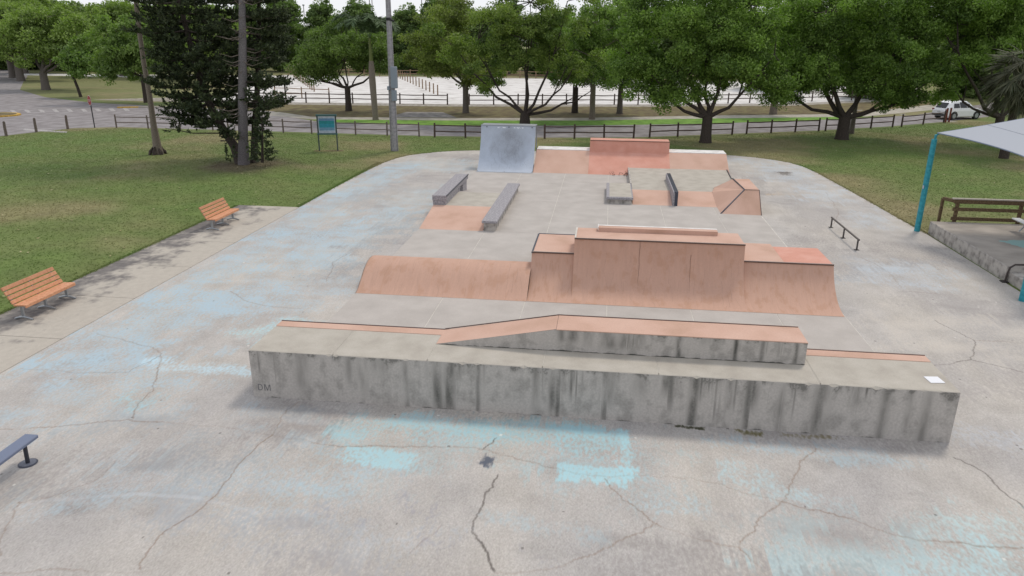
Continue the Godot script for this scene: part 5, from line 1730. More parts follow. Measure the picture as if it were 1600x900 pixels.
# ------------------------------------------------------------------ furniture
func benches():
	var spots := [[Vector3(-14.95, 0.002, -17.09), "orange slatted bench beside the nearest joint of the path, half its length from the lawn corner"], [Vector3(-14.78, 0.002, -26.55), "orange slatted bench close to the end of the path"]]
	spots[0][1] = "orange slatted park bench farther from the path end and pine"
	spots[1][1] = "orange slatted park bench at the path end towards the pine"
	for s in spots:
		var t := thing("park_bench", s[1], "bench", s[0], 0.0, "orange benches on the path")
		var L := 1.88
		# seat: two wide boards tipped back, then four back boards; the bench looks towards +x
		for q in [[0.13, 0.438, 0.03, 0.155], [-0.045, 0.428, 0.05, 0.165]]:
			var mb := MB.new()
			mb.box(Vector3(q[0], q[1], 0), Vector3(q[3], 0.042, L), 0.008, Basis(Vector3.BACK, q[2]))
			obj("seat_slat", mb, mats.wood, t)
		var mb2 := MB.new()
		mb2.box(Vector3(0.225, 0.415, 0), Vector3(0.036, 0.085, L), 0.008)
		obj("front_slat", mb2, mats.wood, t)
		for k in 4:
			var mb := MB.new()
			var f := k / 3.0
			mb.box(Vector3(-0.165 - 0.19 * f, 0.5 + 0.345 * f, 0), Vector3(0.04, 0.105, L), 0.008, Basis(Vector3.BACK, 0.48))
			obj("back_slat", mb, tri_mat(mats.wood.albedo_texture, 0.9, 0.65, Color.from_hsv(0.06, 0.02, rng.randf_range(0.9, 1.0))), t)
		for z in [-0.82, 0.0, 0.82]:
			var mb := MB.new()
			mb.box(Vector3(0.0, 0.225, z), Vector3(0.085, 0.36, 0.045), 0.008)
			mb.tube([Vector3(0, 0.08, z), Vector3(0.12, 0.06, z), Vector3(0.26, 0.02, z)], [0.035, 0.032, 0.024], 8)
			mb.tube([Vector3(0, 0.08, z), Vector3(-0.12, 0.06, z), Vector3(-0.26, 0.02, z)], [0.035, 0.032, 0.024], 8)
			mb.tube([Vector3(0.2, 0.39, z), Vector3(-0.1, 0.385, z), Vector3(-0.2, 0.46, z), Vector3(-0.38, 0.84, z)], [0.02, 0.026, 0.026, 0.016], 6)
			obj("leg", mb, mats.galv, t)
	# flat blue-grey bench on a round foot
	var c := Vector3(-9.9, 0.0, -10.05)
	var t2 := thing("flat_bench", "dark blue-grey backless metal bench on round pedestal feet", "bench", c)
	var dir := Vector3(0.02, 0, 1.0).normalized()
	var bs := Basis(Vector3.UP, 0.03)
	var mb3 := MB.new()
	mb3.box(Vector3(0.13, 0.45, 0.78), Vector3(0.25, 0.03, 2.0), 0.012, bs)
	mb3.box(Vector3(0.25, 0.432, 0.78), Vector3(0.016, 0.05, 1.98), 0.004, bs)
	mb3.box(Vector3(0.01, 0.432, 0.78), Vector3(0.016, 0.05, 1.98), 0.004, bs)
	obj("seat", mb3, plain(c8(104, 114, 138), 0.45), t2)
	for z in [0.0, 1.5]:
		mb3 = MB.new()
		mb3.tube([Vector3(0.1, 0.01, z), Vector3(0.12, 0.435, z)], [0.035, 0.035], 12)
		var lg := obj("leg", mb3, plain(c8(46, 48, 58), 0.45), t2)
		mb3 = MB.new()
		mb3.tube([Vector3(0.1, 0.0, z), Vector3(0.1, 0.014, z), Vector3(0.1, 0.022, z)], [0.155, 0.155, 0.13], 24)
		obj("foot_plate", mb3, plain(c8(92, 96, 110), 0.5), lg)
	# grind rail
	t2 = thing("grind_rail", "low dark metal grind rail on three legs standing on the slab", "rail", Vector3(9.09, 0, -28.13))
	mb3 = MB.new()
	mb3.box(Vector3(0, 0.39, 0), Vector3(0.055, 0.055, 3.46), 0.006)
	obj("bar", mb3, plain(c8(98, 92, 90), 0.45, 0.5), t2)
	for z in [-1.62, 0.0, 1.62]:
		mb3 = MB.new()
		mb3.box(Vector3(0, 0.19, z), Vector3(0.05, 0.36, 0.05), 0.005)
		var lg := obj("leg", mb3, plain(c8(84, 80, 80), 0.5, 0.5), t2)
		mb3 = MB.new()
		mb3.box(Vector3(0, 0.006, z), Vector3(0.16, 0.012, 0.16), 0.003)
		obj("foot_plate", mb3, plain(c8(74, 70, 68), 0.6, 0.4), lg)

func shelter():
	# raised platform with a lower step
	var ptex := Image.create(256, 256, false, Image.FORMAT_RGB8)
	var na := noise_img(301, 256, 256, 0.02, 5)
	var nb := noise_img(302, 256, 256, 0.05, 4)
	for j in 256:
		for i in 256:
			var g := 0.86 + na[j * 256 + i] / 255.0 * 0.28
			var c := Color(0.62 * g, 0.59 * g, 0.56 * g)
			var x := i / 256.0 * 10.0
			var z := j / 256.0 * 8.0
			var nn := nb[j * 256 + i] / 255.0 - 0.5
			if pow((x - 2.2) / 0.95, 2) + pow((z - 3.1) / 0.55, 2) + nn * 1.6 < 1.0: c = c.lerp(c8(136, 184, 184), 0.75)
			if pow((x - 2.6) / 0.8, 2) + pow((z - 4.6) / 0.5, 2) + nn * 1.8 < 0.8: c = c.lerp(c8(196, 160, 164), 0.5)
			if pow((x - 3.6) / 1.2, 2) + pow((z - 3.6) / 0.6, 2) + nn * 2.0 < 0.8: c = c.lerp(c8(176, 176, 196), 0.6)
			ptex.set_pixel(i, j, c)
	ptex.generate_mipmaps()
	var t := thing("concrete_platform", "raised grey concrete platform with chalk colours under the shade sail", "platform")
	var mb := MB.new()
	mb.box(Vector3(16.6, 0.2, -26.5), Vector3(7.96, 0.52, 5.9), 0.015)
	obj("base", mb, mats.dark_conc, t)
	mb = MB.new()
	mb.quad_uv(Vector3(12.64, 0.464, -29.43), Vector3(20.56, 0.464, -29.43), Vector3(20.56, 0.464, -23.57), Vector3(12.64, 0.464, -23.57), Vector3.UP, Vector2(0, 0), Vector2(0.79, 0), Vector2(0.79, 0.74), Vector2(0, 0.74))
	obj("top", mb, uv_mat(ImageTexture.create_from_image(ptex)), t)
	mb = MB.new()
	mb.box(Vector3(16.6, 0.1, -22.7), Vector3(7.8, 0.4, 1.66), 0.015)
	obj("step", mb, mats.dark_conc, t)
	# handrail at the step
	t = thing("handrail", "dark bent pipe handrail at the platform step", "handrail", Vector3(12.56, 0, -23.4))
	mb = MB.new()
	mb.tube([Vector3(0, 0.0, 0), Vector3(0.02, 0.3, 0), Vector3(0.07, 0.47, -0.02), Vector3(0.2, 0.56, -0.03), Vector3(1.4, 0.6, -0.05), Vector3(1.5, 0.6, 0.5), Vector3(1.5, 0.3, 1.2)], [0.03, 0.03, 0.03, 0.03, 0.03, 0.03, 0.03], 8)
	obj("pipe", mb, plain(c8(70, 62, 60), 0.5, 0.4), t)
	mb = MB.new()
	mb.box(Vector3(-0.02, 0.015, 0), Vector3(0.2, 0.03, 0.2), 0.005)
	obj("base_plate", mb, plain(c8(46, 42, 40), 0.6), t)
	# timber railing at the back of the platform
	t = thing("timber_railing", "brown timber railing with pale cap board behind the platform", "railing", Vector3(13.5, 0, -29.75))
	for k in 4:
		mb = MB.new()
		mb.box(Vector3(0.12 + k * 2.3, 0.62, 0), Vector3(0.12, 1.36, 0.1), 0.008)
		obj("post", mb, mats.rail_wood, t)
	for y in [0.55, 0.92, 1.22]:
		mb = MB.new()
		mb.box(Vector3(3.6, y, 0.07), Vector3(7.3, 0.13 if y < 1.2 else 0.16, 0.045), 0.006)
		obj("rail", mb, mats.rail_wood, t)
	mb = MB.new()
	mb.box(Vector3(3.6, 1.32, 0.02), Vector3(7.4, 0.04, 0.17), 0.006)
	obj("cap_board", mb, mats.rail_cap, t)
	mb = MB.new()
	mb.box(Vector3(-0.2, 0.6, -0.55), Vector3(0.1, 1.2, 0.1), 0.008)
	obj("post", mb, mats.rail_wood, t)
	mb = MB.new()
	mb.box(Vector3(-0.03, 1.2, -0.27), Vector3(0.1, 0.12, 0.66), 0.006, Basis(Vector3.UP, 0.5))
	obj("rail", mb, mats.rail_wood, t)
	# aluminium picnic table
	t = thing("picnic_table", "silver aluminium picnic table standing on the platform", "table", Vector3(15.9, 0.465, -27.4))
	for x in [-0.75, 0.75]:
		mb = MB.new()
		mb.box(Vector3(x, 0.43, 0), Vector3(0.28, 0.045, 2.2), 0.01)
		obj("seat", mb, mats.rail_cap if false else plain(c8(206, 208, 212), 0.4, 0.3), t)
	for k in 3:
		mb = MB.new()
		mb.box(Vector3(-0.26 + k * 0.26, 0.75, 0), Vector3(0.25, 0.045, 2.2), 0.01)
		obj("tabletop_board", mb, plain(c8(206, 208, 212), 0.4, 0.3), t)
	for z in [-0.75, 0.75]:
		mb = MB.new()
		mb.tube([Vector3(-0.72, 0.02, z), Vector3(-0.22, 0.72, z)], [0.025, 0.025], 8)
		mb.tube([Vector3(0.72, 0.02, z), Vector3(0.22, 0.72, z)], [0.025, 0.025], 8)
		mb.tube([Vector3(-0.85, 0.39, z), Vector3(0.85, 0.39, z)], [0.025, 0.025], 8)
		obj("frame", mb, mats.galv, t)
	# sail posts
	var tops := [Vector3(12.3, 3.78, -29.67), Vector3(12.2, 3.55, -21.62), Vector3(21.5, 5.6, -32.0), Vector3(21.5, 4.0, -21.5)]
	var desc := ["teal steel post holding the sail at the platform's lawn corner", "teal steel post beside the platform step", "", ""]
	for i in 2:
		var tp: Vector3 = tops[i]
		t = thing("sail_post", desc[i], "post", Vector3(tp.x, 0, tp.z), 0.0, "teal sail posts")
		mb = MB.new()
		mb.tube([Vector3(0, 0, 0), Vector3(0, tp.y - 0.22, 0)], [0.105, 0.1], 12)
		obj("pole", mb, mats.teal, t)
		mb = MB.new()
		mb.box(Vector3(0.02, tp.y - 0.17, 0), Vector3(0.05, 0.24, 0.12), 0.008)
		mb.tube([Vector3(0.0, tp.y - 0.1, 0), Vector3(0.12, tp.y - 0.02, 0.0)], [0.03, 0.03], 6)
		obj("bracket", mb, mats.teal, t)
		mb = MB.new()
		mb.box(Vector3(-0.1, 1.75, 0.06), Vector3(0.02, 0.12, 0.1), 0.003)
		obj("tape", mb, plain(c8(170, 176, 190), 0.6), t)
	# the sail: a twisted membrane with bowed edges
	mb = MB.new()
	var n := 22
	var grid := []
	var a: Vector3 = tops[0] + Vector3(0.06, 0.02, 0.0)
	var b: Vector3 = tops[2]
	var c: Vector3 = tops[3]
	var d: Vector3 = tops[1] + Vector3(0.1, 0.05, 0)
	for i in n + 1:
		var u := float(i) / n
		var row := []
		for j in n + 1:
			var v := float(j) / n
			var p := a.lerp(b, u).lerp(d.lerp(c, u), v)
			# bow every edge inwards
			var uu := 4.0 * u * (1.0 - u)
			var vv := 4.0 * v * (1.0 - v)
			p.z += uu * (1.0 - 2.0 * v) * 0.75
			p.x += vv * (1.0 - 2.0 * u) * 0.75
			row.append(p)
		grid.append(row)
	for i in n:
		for j in n:
			var q := [grid[i][j], grid[i + 1][j], grid[i + 1][j + 1], grid[i][j + 1]]
			var ord := [0, 2, 1, 0, 3, 2]
			if (q[1] - q[0]).cross(q[2] - q[0]).y < 0.0: ord = [0, 1, 2, 0, 2, 3]
			for o in ord:
				var ii: int = i + (1 if o == 1 or o == 2 else 0)
				var jj: int = j + (1 if o >= 2 else 0)
				var du: Vector3 = grid[mini(ii + 1, n)][jj] - grid[maxi(ii - 1, 0)][jj]
				var dv: Vector3 = grid[ii][mini(jj + 1, n)] - grid[ii][maxi(jj - 1, 0)]
				var nn := dv.cross(du).normalized()
				if nn.y < 0: nn = -nn
				mb.v.append(q[o]); mb.n.append(nn); mb.uv.append(Vector2(ii, jj))
	t = thing("shade_sail", "large pale blue-grey fabric shade sail stretched from teal posts", "shade sail")
	obj("fabric", mb, mats.sail, t)
	for k in [4, 8, 12, 16, 20]:      # sewn seams
		mb = MB.new()
		var line := []
		var lr := []
		for q in n + 1:
			line.append(grid[k][q] + Vector3(0, 0.004, 0))
			lr.append(0.009)
		mb.tube(line, lr, 5)
		obj("seam", mb, mats.sail, t)
	mb = MB.new()
	for e in 4:
		var pts := []
		for k in n + 1:
			pts.append([grid[k][0], grid[n][k], grid[n - k][n], grid[0][n - k]][e] + Vector3(0, -0.012, 0))
		var rr := []
		for k in pts.size(): rr.append(0.022)
		mb.tube(pts, rr, 6)
	obj("hem", mb, plain(c8(120, 132, 150), 0.7), t)

func fences():
	var secs := [[[-38.34, -54.65], [-30.2, -54.5], 4], [[-28.9, -54.4], [-21.98, -53.9], 4], [[-20.95, -53.85], [-13.61, -53.63], 4], [[-12.41, -53.5], [-5.6, -54.0], 4], [[-4.36, -54.18], [2.1, -55.35], 4], [[3.3, -56.1], [9.7, -58.9], 4], [[10.9, -59.6], [17.0, -62.4], 4], [[17.6, -62.7], [24.0, -66.4], 4], [[24.9, -66.9], [29.87, -70.9], 3]]
	var nm := ["split rail fence section behind the leaning palm", "split rail fence section behind the dark pine", "split rail fence section behind the teal map sign", "split rail fence section left of the steel ramp", "split rail fence section right of the steel ramp", "split rail fence section crossed by the wide oak's trunk", "split rail fence section between two dark oaks", "split rail fence section behind the broad dark oak's trunk", "split rail fence section ending beside the white car"]
	var r := RandomNumberGenerator.new()
	r.seed = 33
	for i in secs.size():
		var a := Vector3(secs[i][0][0], -0.03, secs[i][0][1])
		var b := Vector3(secs[i][1][0], -0.03, secs[i][1][1])
		var mat: Material = mats.fence if i >= 3 else mats.fence_grey
		rail_fence(nm[i], a, b, secs[i][2], 1.04, 0.06 if i >= 3 else 0.05, mat, "split_rail_fence", r)
	# lone posts where the fence has lost its rails
	for q in [[10, 212, "weathered lone wooden post nearest the road bend"], [57, 206, "weathered lone wooden post in the middle of three"], [106, 201, "weathered lone wooden post next to the stop sign"]]:
		var p := gp(q[0], q[1])
		var t := thing("wooden_post", q[2], "post", Vector3(p.x, -0.03, p.z), 0.0, "lone posts by the road")
		var mb := MB.new()
		mb.tube([Vector3(0, -0.05, 0), Vector3(0, 0.6, 0), Vector3(0.02, 1.0, 0)], [0.1, 0.095, 0.085], 8)
		obj("shaft", mb, mats.fence_grey, t)
		mb = MB.new()
		mb.tube([Vector3(0.02, 0.99, 0), Vector3(0.025, 1.06, 0)], [0.085, 0.04], 8)
		obj("rounded_top", mb, mats.fence_grey, t)
	# reddish twin posts at the end of the fence
	for k in 2:
		var t := thing("red_post", "reddish square post at the fence end by the white car", "post", Vector3(30.1 + k * 0.42, -0.03, -71.1 - k * 0.3), 0.0, "twin red posts")
		var mb := MB.new()
		mb.box(Vector3(0, 0.6, 0), Vector3(0.12, 1.25, 0.12), 0.01)
		obj("shaft", mb, plain(c8(112, 58, 44), 0.8), t)
		mb = MB.new()
		mb.box(Vector3(0, 1.235, 0), Vector3(0.14, 0.03, 0.14), 0.006)
		obj("cap", mb, plain(c8(90, 50, 40), 0.8), t)
	# fence of the white lot
	rail_fence("long two-rail wooden fence along the near side of the white lot", Vector3(-40.0, -0.02, -77.9), Vector3(-16.9, -0.02, -79.3), 10, 1.15, 0.065, mats.fence, "lot_fence", r)
	rail_fence("two-rail wooden fence of the white lot behind the many-trunk oak", Vector3(-14.6, -0.02, -79.7), Vector3(6.0, -0.02, -83.9), 9, 1.15, 0.065, mats.fence, "lot_fence", r)
	rail_fence("two-rail wooden fence of the white lot behind the wide oak", Vector3(8.4, -0.02, -84.5), Vector3(34.0, -0.02, -96.5), 11, 1.15, 0.065, mats.fence, "lot_fence", r)
	rail_fence("tan wooden fence at the far side of the white lot", Vector3(-56.0, -0.02, -129.0), Vector3(-4.0, -0.02, -130.5), 20, 1.3, 0.07, mats.fence_tan, "far_fence", r)
	rail_fence("tan wooden rail fence standing inside the white lot", Vector3(-38.6, -0.02, -84.6), Vector3(-31.4, -0.02, -83.0), 3, 1.3, 0.06, mats.fence_tan, "hitching_fence", r)
	# parking posts in rows
	var rows := [[gp(459, 120), gp(491, 143), 13, "tan wooden parking post in the row left of the round oak"], [gp(622, 121), gp(684, 149), 14, "tan wooden parking post in the row right of the light pole"]]
	for q in rows:
		for k in q[2]:
			var t := thing("parking_post", q[3], "post", q[0].lerp(q[1], k / float(q[2] - 1)), 0.0, q[3].replace("tan wooden parking post", "posts"))
			var mb := MB.new()
			mb.tube([Vector3(0, -0.05, 0), Vector3(0, 1.25, 0)], [0.085, 0.075], 7)
			obj("shaft", mb, mats.fence_tan, t)
	var t := thing("dark_post", "tall dark post standing in the white lot left of the round oak", "post", Vector3(-35.2, -0.02, -79.8))
	var mb := MB.new()
	mb.tube([Vector3(0, 0, 0), Vector3(0, 2.6, 0)], [0.09, 0.08], 7)
	obj("shaft", mb, mats.bark, t)

func rail_fence(label: String, a: Vector3, b: Vector3, posts: int, h: float, rr: float, mat: Material, called: String, r: RandomNumberGenerator):
	var t := thing(called, label, "fence", a, 0.0, "")
	for k in posts:
		var p := (b - a) * (k / float(posts - 1))
		var mb := MB.new()
		mb.tube([p + Vector3(0, -0.05, 0), p + Vector3(r.randf_range(-0.02, 0.02), h, r.randf_range(-0.02, 0.02))], [rr * 1.25, rr * 1.1], 7)
		obj("post", mb, mat, t)
		if k < posts - 1:
			var q := (b - a) * ((k + 1) / float(posts - 1))
			for y in [h * 0.43, h * 0.83]:
				mb = MB.new()
				var m := p.lerp(q, 0.5) + Vector3(0, y + r.randf_range(-0.03, 0.02), 0)
				mb.tube([p + Vector3(0, y + r.randf_range(-0.02, 0.02), 0), m, q + Vector3(0, y + r.randf_range(-0.02, 0.02), 0)], [rr * 0.72, rr * 0.8, rr * 0.72], 6)
				obj("rail", mb, mat, t)

func poles_and_signs():
	var b := Vector3(-13.48, -0.03, -46.63)
	var t := thing("light_pole", "tall grey concrete light pole with metal cabinets on the lawn", "light pole", b)
	var mb := MB.new()
	mb.tube([Vector3(0, -0.1, 0), Vector3(0, 4.0, 0), Vector3(0, 13.0, 0)], [0.235, 0.195, 0.13], 8)
	obj("shaft", mb, mats.pole, t)
	for q in [[0.19, 4.6, 0.38, 1.3, 0.3], [0.15, 3.5, 0.3, 0.66, 0.24], [-0.19, 3.95, 0.16, 0.24, 0.2]]:
		mb = MB.new()
		mb.box(Vector3(q[0] + 0.03, q[1], 0.2), Vector3(q[2], q[3], q[4]), 0.02)
		obj("cabinet", mb, mats.cabinet, t)
	mb = MB.new()
	mb.tube([Vector3(0.24, 0, 0.1), Vector3(0.22, 3.2, 0.12)], [0.03, 0.03], 6)
	mb.tube([Vector3(-0.22, 0, 0.1), Vector3(-0.19, 3.85, 0.1)], [0.025, 0.025], 6)
	mb.tube([Vector3(0.19, 5.2, 0.1), Vector3(0.15, 9.0, 0.1)], [0.02, 0.02], 6)
	obj("conduit", mb, mats.pole, t)
	mb = MB.new()
	mb.tube([Vector3(0.0, 7.95, 0), Vector3(0, 8.12, 0)], [0.2, 0.2], 10)
	mb.tube([Vector3(0.1, 8.0, 0.1), Vector3(0.35, 7.92, 0.15)], [0.05, 0.07], 8)
	obj("camera_bracket", mb, mats.black, t)
	mb = MB.new()
	for k in 3: mb.box(Vector3(-0.7 + k * 0.7, 12.6, 0.25), Vector3(0.5, 0.4, 0.3), 0.03)
	mb.box(Vector3(0, 12.6, 0.06), Vector3(2.2, 0.1, 0.1), 0.01)
	obj("floodlights", mb, mats.galv, t)
	# map sign
	var im := Image.create(96, 108, false, Image.FORMAT_RGB8)
	var na := noise_img(401, 96, 108, 0.05, 4)
	for j in 108:
		for i in 96:
			var v := j / 108.0
			var c := c8(196, 206, 222)
			if v > 0.12: c = c8(110, 150, 190)
			if v > 0.26: c = c8(40, 150, 160)
			if v > 0.44: c = c8(52, 158, 184)
			if v > 0.66: c = c8(120, 164, 196)
			if v > 0.84: c = c8(190, 204, 226)
			var edge: float = minf(minf(i, 95 - i), minf(j, 107 - j))
			c = c.lerp(c8(214, 220, 232), clampf(1.0 - edge / 6.0, 0, 0.9))
			im.set_pixel(i, j, c.darkened((na[j * 96 + i] / 255.0) * 0.12))
	var pa := gp(500, 236)
	var pb := gp(527, 234)
	t = thing("map_sign", "teal map board in green frame on two thin posts in the lawn", "sign", Vector3((pa.x + pb.x) / 2, -0.03, (pa.z + pb.z) / 2), 0.22)
	for s in [-0.58, 0.58]:
		mb = MB.new()
		mb.box(Vector3(s, 1.15, 0), Vector3(0.075, 2.34, 0.075), 0.008)
		obj("post", mb, plain(c8(66, 78, 80), 0.6), t)
	mb = MB.new()
	mb.box(Vector3(0, 2.26, 0.02), Vector3(1.3, 0.1, 0.1), 0.01)
	mb.box(Vector3(0, 1.08, 0.02), Vector3(1.3, 0.08, 0.1), 0.01)
	obj("frame", mb, plain(c8(70, 108, 110), 0.6), t)
	mb = MB.new()
	mb.box(Vector3(0, 1.67, 0), Vector3(1.08, 1.1, 0.04), 0.004)
	obj("board", mb, plain(c8(120, 140, 150), 0.6), t)
	mb = MB.new()
	mb.quad_uv(Vector3(-0.52, 2.19, 0.024), Vector3(0.52, 2.19, 0.024), Vector3(0.52, 1.14, 0.024), Vector3(-0.52, 1.14, 0.024), Vector3.BACK, Vector2(0, 0), Vector2(1, 0), Vector2(1, 1), Vector2(0, 1))
	obj("map_print", mb, uv_mat(ImageTexture.create_from_image(im), 0.4), t)
	mb = MB.new()
	mb.box(Vector3(0, -0.01, 0), Vector3(1.9, 0.04, 0.5), 0.01)
	obj("bare_soil", mb, mats.dry, t)
	# stop sign seen almost edge on
	var sp := gp(148, 199)
	t = thing("stop_sign", "red octagonal stop sign on thin dark post at the road", "sign", Vector3(sp.x, -0.03, sp.z), -0.6)
	mb = MB.new()
	mb.box(Vector3(0, 1.2, 0), Vector3(0.07, 2.45, 0.07), 0.008)
	obj("post", mb, plain(c8(58, 56, 62), 0.6), t)
	for q in [[0.4, 0.0, c8(206, 196, 196)], [0.37, 0.004, c8(150, 32, 36)]]:
		mb = MB.new()
		var pts := []
		for k in 8:
			var an := TAU * (k + 0.5) / 8.0
			pts.append(Vector3(cos(an) * q[0], 2.1 + sin(an) * q[0], 0.05 + q[1]))
		for k in range(1, 7): mb.tri(pts[0], pts[k], pts[k + 1], Vector3.BACK)
		for k in 8: mb.quad(pts[k], pts[(k + 1) % 8], pts[(k + 1) % 8] - Vector3(0, 0, 0.006), pts[k] - Vector3(0, 0, 0.006), pts[k] - Vector3(0, 2.1, 0.05))
		obj("face" if q[1] > 0 else "border", mb, plain(q[2], 0.5), t)
	var tm := TextMesh.new()
	tm.text = "STOP"
	var fnt := SystemFont.new()
	fnt.font_names = PackedStringArray(["Droid Sans"])
	tm.font = fnt
	tm.font_size = 64
	tm.pixel_size = 0.0038
	tm.depth = 0.004
	inst("lettering", tm, plain(c8(216, 206, 206), 0.5), t, Vector3(0, 2.1, 0.058))
	# far flood-light masts above the wood
	for q in [[474, 8, -175.0, "short"], [513, -20, -168.0, ""], [507, 10, -185.0, ""], [576, -20, -172.0, ""], [580, -20, -176.0, ""], [658, -20, -170.0, ""]]:
		var p := pz(q[0], q[1], q[2])
		t = thing("sports_mast", "thin grey sports light mast rising beyond the far wood", "mast", Vector3(p.x, 0, p.z), 0.0, "masts beyond the wood")
		mb = MB.new()
		mb.tube([Vector3(0, 0, 0), Vector3(0, p.y, 0)], [0.15, 0.09], 7)
		obj("shaft", mb, mats.pole, t)
		mb = MB.new()
		mb.box(Vector3(0, p.y, 0), Vector3(0.5, 0.3, 0.2), 0.04)
		obj("lamp_bar", mb, mats.galv, t)

func car():
	var turn := atan2(0.42, 0.91)      # its nose points along local +x
	var t := thing("white_car", "white crossover car with dark windows parked beyond the fence", "car", Vector3(32.5, -0.024, -74.7), turn)
	var paint := plain(c8(232, 233, 236), 0.25)
	paint.clearcoat_enabled = true
	paint.clearcoat = 0.7
	paint.clearcoat_roughness = 0.1
	var glass := plain(c8(22, 25, 30), 0.08)
	# cross sections of the body along x: [x, half width, sill y, belt y, roof half width, roof y]
	var sec := [[-2.2, 0.72, 0.45, 0.78, 0.6, 0.82], [-2.1, 0.84, 0.32, 0.95, 0.66, 1.02], [-1.75, 0.9, 0.24, 1.02, 0.62, 1.45], [-1.3, 0.92, 0.22, 1.03, 0.62, 1.64], [-0.5, 0.92, 0.22, 1.02, 0.63, 1.68], [0.3, 0.92, 0.22, 1.0, 0.62, 1.62], [0.75, 0.92, 0.22, 0.99, 0.63, 1.4], [1.25, 0.91, 0.22, 0.97, 0.72, 1.02], [1.8, 0.88, 0.26, 0.9, 0.7, 0.95], [2.15, 0.8, 0.32, 0.76, 0.6, 0.82], [2.28, 0.68, 0.42, 0.62, 0.55, 0.68]]
	var mb := MB.new()
	var rings := []
	for s in sec:
		var ring := []
		var x: float = s[0]
		for q in [[s[1] * 0.92, s[2]], [s[1], s[2] + 0.1], [s[1], lerpf(s[2], s[3], 0.7)], [s[1] * 0.97, s[3]], [s[4], s[5] - 0.06], [s[4] * 0.86, s[5]]]:
			ring.append(Vector3(x, q[1], q[0]))
		for k in range(5, -1, -1): ring.append(Vector3(x, ring[k].y, -ring[k].z))
		rings.append(ring)
	for i in rings.size() - 1:
		for k in 12:
			var k2 := (k + 1) % 12
			var ctr := Vector3((rings[i][k].x + rings[i + 1][k].x) / 2, 0.75, 0)
			var mid: Vector3 = (rings[i][k] + rings[i + 1][k2]) / 2
			mb.quad(rings[i][k], rings[i + 1][k], rings[i + 1][k2], rings[i][k2], mid - ctr)
	for e in [[0, Vector3.LEFT], [rings.size() - 1, Vector3.RIGHT]]:
		for k in range(1, 11): mb.tri(rings[e[0]][0], rings[e[0]][k], rings[e[0]][k + 1], e[1])
	obj("body", mb, paint, t)
	# windows sit a hair outside the body skin
	for s in [-1.0, 1.0]:
		for w in [[-1.45, -0.75, "rear"], [-0.68, 0.08, ""], [0.14, 0.62, ""]]:
			mb = MB.new()
			var y0 := 1.06
			var y1: float = 1.55 if w[0] > -1.0 and w[1] < 0.3 else 1.45
			if w[1] > 0.3: y1 = 1.4
			var z0 := 0.895
			var z1 := lerpf(0.9, 0.64, (y1 - 1.02) / 0.6) + 0.012
			mb.quad(Vector3(w[0], y0, s * z0), Vector3(w[1], y0, s * z0), Vector3(w[1] - (0.2 if w[1] > 0.3 else 0.0), y1, s * z1), Vector3(w[0] + (0.12 if w[0] < -1.0 else 0.0), y1, s * z1), Vector3(0, 0.3, s))
			obj("side_window", mb, glass, t)
		for x in [-1.32, 1.36]:
			mb = MB.new()
			mb.tube([Vector3(x, 0.34, s * 0.70), Vector3(x, 0.34, s * 0.935)], [0.34, 0.34], 22)
			var wh := obj("wheel", mb, mats.black, t)
			mb = MB.new()
			mb.tube([Vector3(x, 0.34, s * 0.936), Vector3(x, 0.34, s * 0.945)], [0.23, 0.2], 16)
			obj("rim", mb, mats.galv, wh)
			mb = MB.new()
			var arch := []
			for k in 13:
				var an := PI * k / 12.0
				arch.append(Vector3(x + cos(an) * 0.39, 0.34 + sin(an) * 0.39, s * 0.925))
			var rr := []
			for k in 13: rr.append(0.035)
			mb.tube(arch, rr, 5)
			obj("wheel_arch", mb, mats.black, t)
		mb = MB.new()
		mb.box(Vector3(-2.08, 0.88, s * 0.74), Vector3(0.16, 0.16, 0.24), 0.02)
		obj("tail_light", mb, plain(c8(112, 22, 26), 0.3), t)
		mb = MB.new()
		mb.box(Vector3(2.12, 0.7, s * 0.66), Vector3(0.16, 0.12, 0.26), 0.02)
		obj("headlight", mb, plain(c8(220, 224, 230), 0.1), t)
		mb = MB.new()
		mb.box(Vector3(0.62, 1.06, s * 0.99), Vector3(0.14, 0.13, 0.18), 0.03)
		obj("mirror", mb, paint, t)
	mb = MB.new()
	mb.quad(Vector3(-2.1, 1.04, -0.58), Vector3(-2.1, 1.04, 0.58), Vector3(-1.72, 1.5, 0.52), Vector3(-1.72, 1.5, -0.52), Vector3(-1, 0.6, 0))
	obj("rear_window", mb, glass, t)
	mb = MB.new()
	mb.quad(Vector3(1.28, 1.04, -0.62), Vector3(1.28, 1.04, 0.62), Vector3(0.42, 1.6, 0.52), Vector3(0.42, 1.6, -0.52), Vector3(1, 0.9, 0))
	obj("windshield", mb, glass, t)
	mb = MB.new()
	mb.box(Vector3(-2.2, 0.72, 0), Vector3(0.03, 0.14, 0.34), 0.004)
	obj("number_plate", mb, plain(c8(196, 198, 200), 0.5), t)
	mb = MB.new()
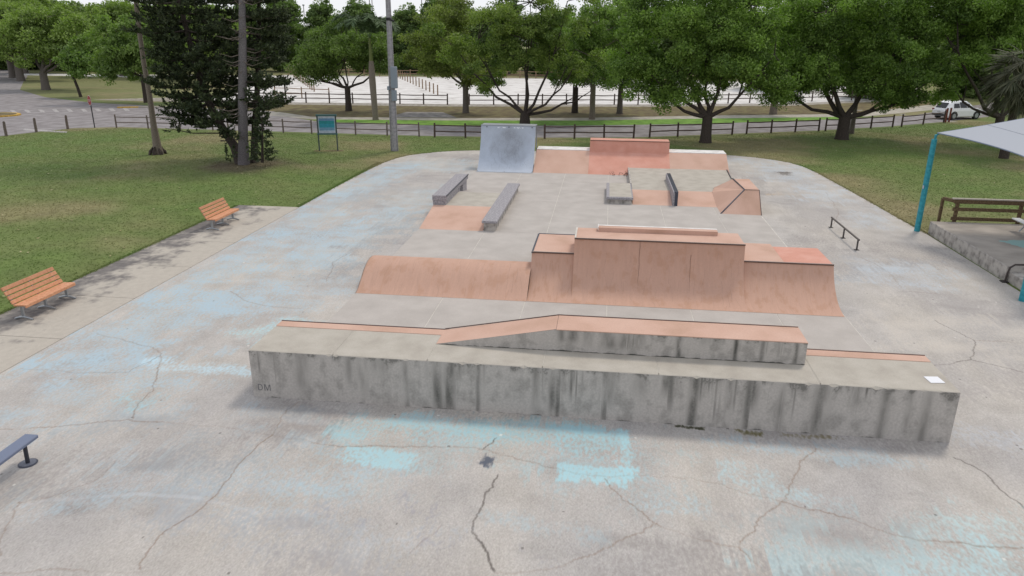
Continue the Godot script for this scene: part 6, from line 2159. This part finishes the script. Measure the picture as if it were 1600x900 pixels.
	mb.box(Vector3(-2.16, 0.44, 0), Vector3(0.16, 0.18, 1.5), 0.03)
	obj("bumper", mb, plain(c8(58, 58, 60), 0.6), t)
func _ready():
	# camera
	var yaw := deg_to_rad(7.04)
	var pitch := deg_to_rad(19.1)
	var roll := deg_to_rad(0.39)
	cam_f = Vector3(-sin(yaw) * cos(pitch), -sin(pitch), -cos(yaw) * cos(pitch))
	var r0 := cam_f.cross(Vector3.UP).normalized()
	var u0 := r0.cross(cam_f)
	cam_r = r0 * cos(roll) + u0 * sin(roll)
	cam_u = cam_r.cross(cam_f)
	var cam := Camera3D.new()
	cam.name = "camera"
	cam.fov = rad_to_deg(2.0 * atan(450.0 / FOCAL))
	cam.near = 0.1
	cam.far = 1500.0
	cam.transform = Transform3D(Basis(cam_r, cam_u, -cam_f), Vector3(0, CAM_H, 0))
	add_child(cam)
	# bright overcast sky
	var sm := ProceduralSkyMaterial.new()
	sm.sky_top_color = c8(226, 230, 238)
	sm.sky_horizon_color = c8(246, 247, 250)
	sm.sky_curve = 0.2
	sm.ground_bottom_color = c8(120, 118, 110)
	sm.ground_horizon_color = c8(200, 200, 200)
	sm.sun_angle_max = 1.0
	var sky := Sky.new()
	sky.sky_material = sm
	var env := Environment.new()
	env.background_mode = Environment.BG_SKY
	env.sky = sky
	env.tonemap_mode = Environment.TONE_MAPPER_LINEAR
	env.tonemap_exposure = 1.0
	env.sdfgi_enabled = true
	env.ssao_enabled = true
	env.ssil_enabled = true
	var we := WorldEnvironment.new()
	we.name = "world"
	we.environment = env
	add_child(we)
	var sun := DirectionalLight3D.new()
	sun.name = "sun"
	sun.light_energy = 0.5
	sun.light_color = Color(1.0, 0.96, 0.9)
	sun.light_angular_distance = 11.0
	sun.shadow_enabled = true
	sun.rotation_degrees = Vector3(-58, 150, 0)
	add_child(sun)

	rng.seed = 12345
	build_materials()
	setting()
	front_deck()
	middle_ramp()
	far_ramps()
	funboxes()
	benches()
	shelter()
	fences()
	poles_and_signs()
	car()
	pine_cluster()
	palms()
	trees()
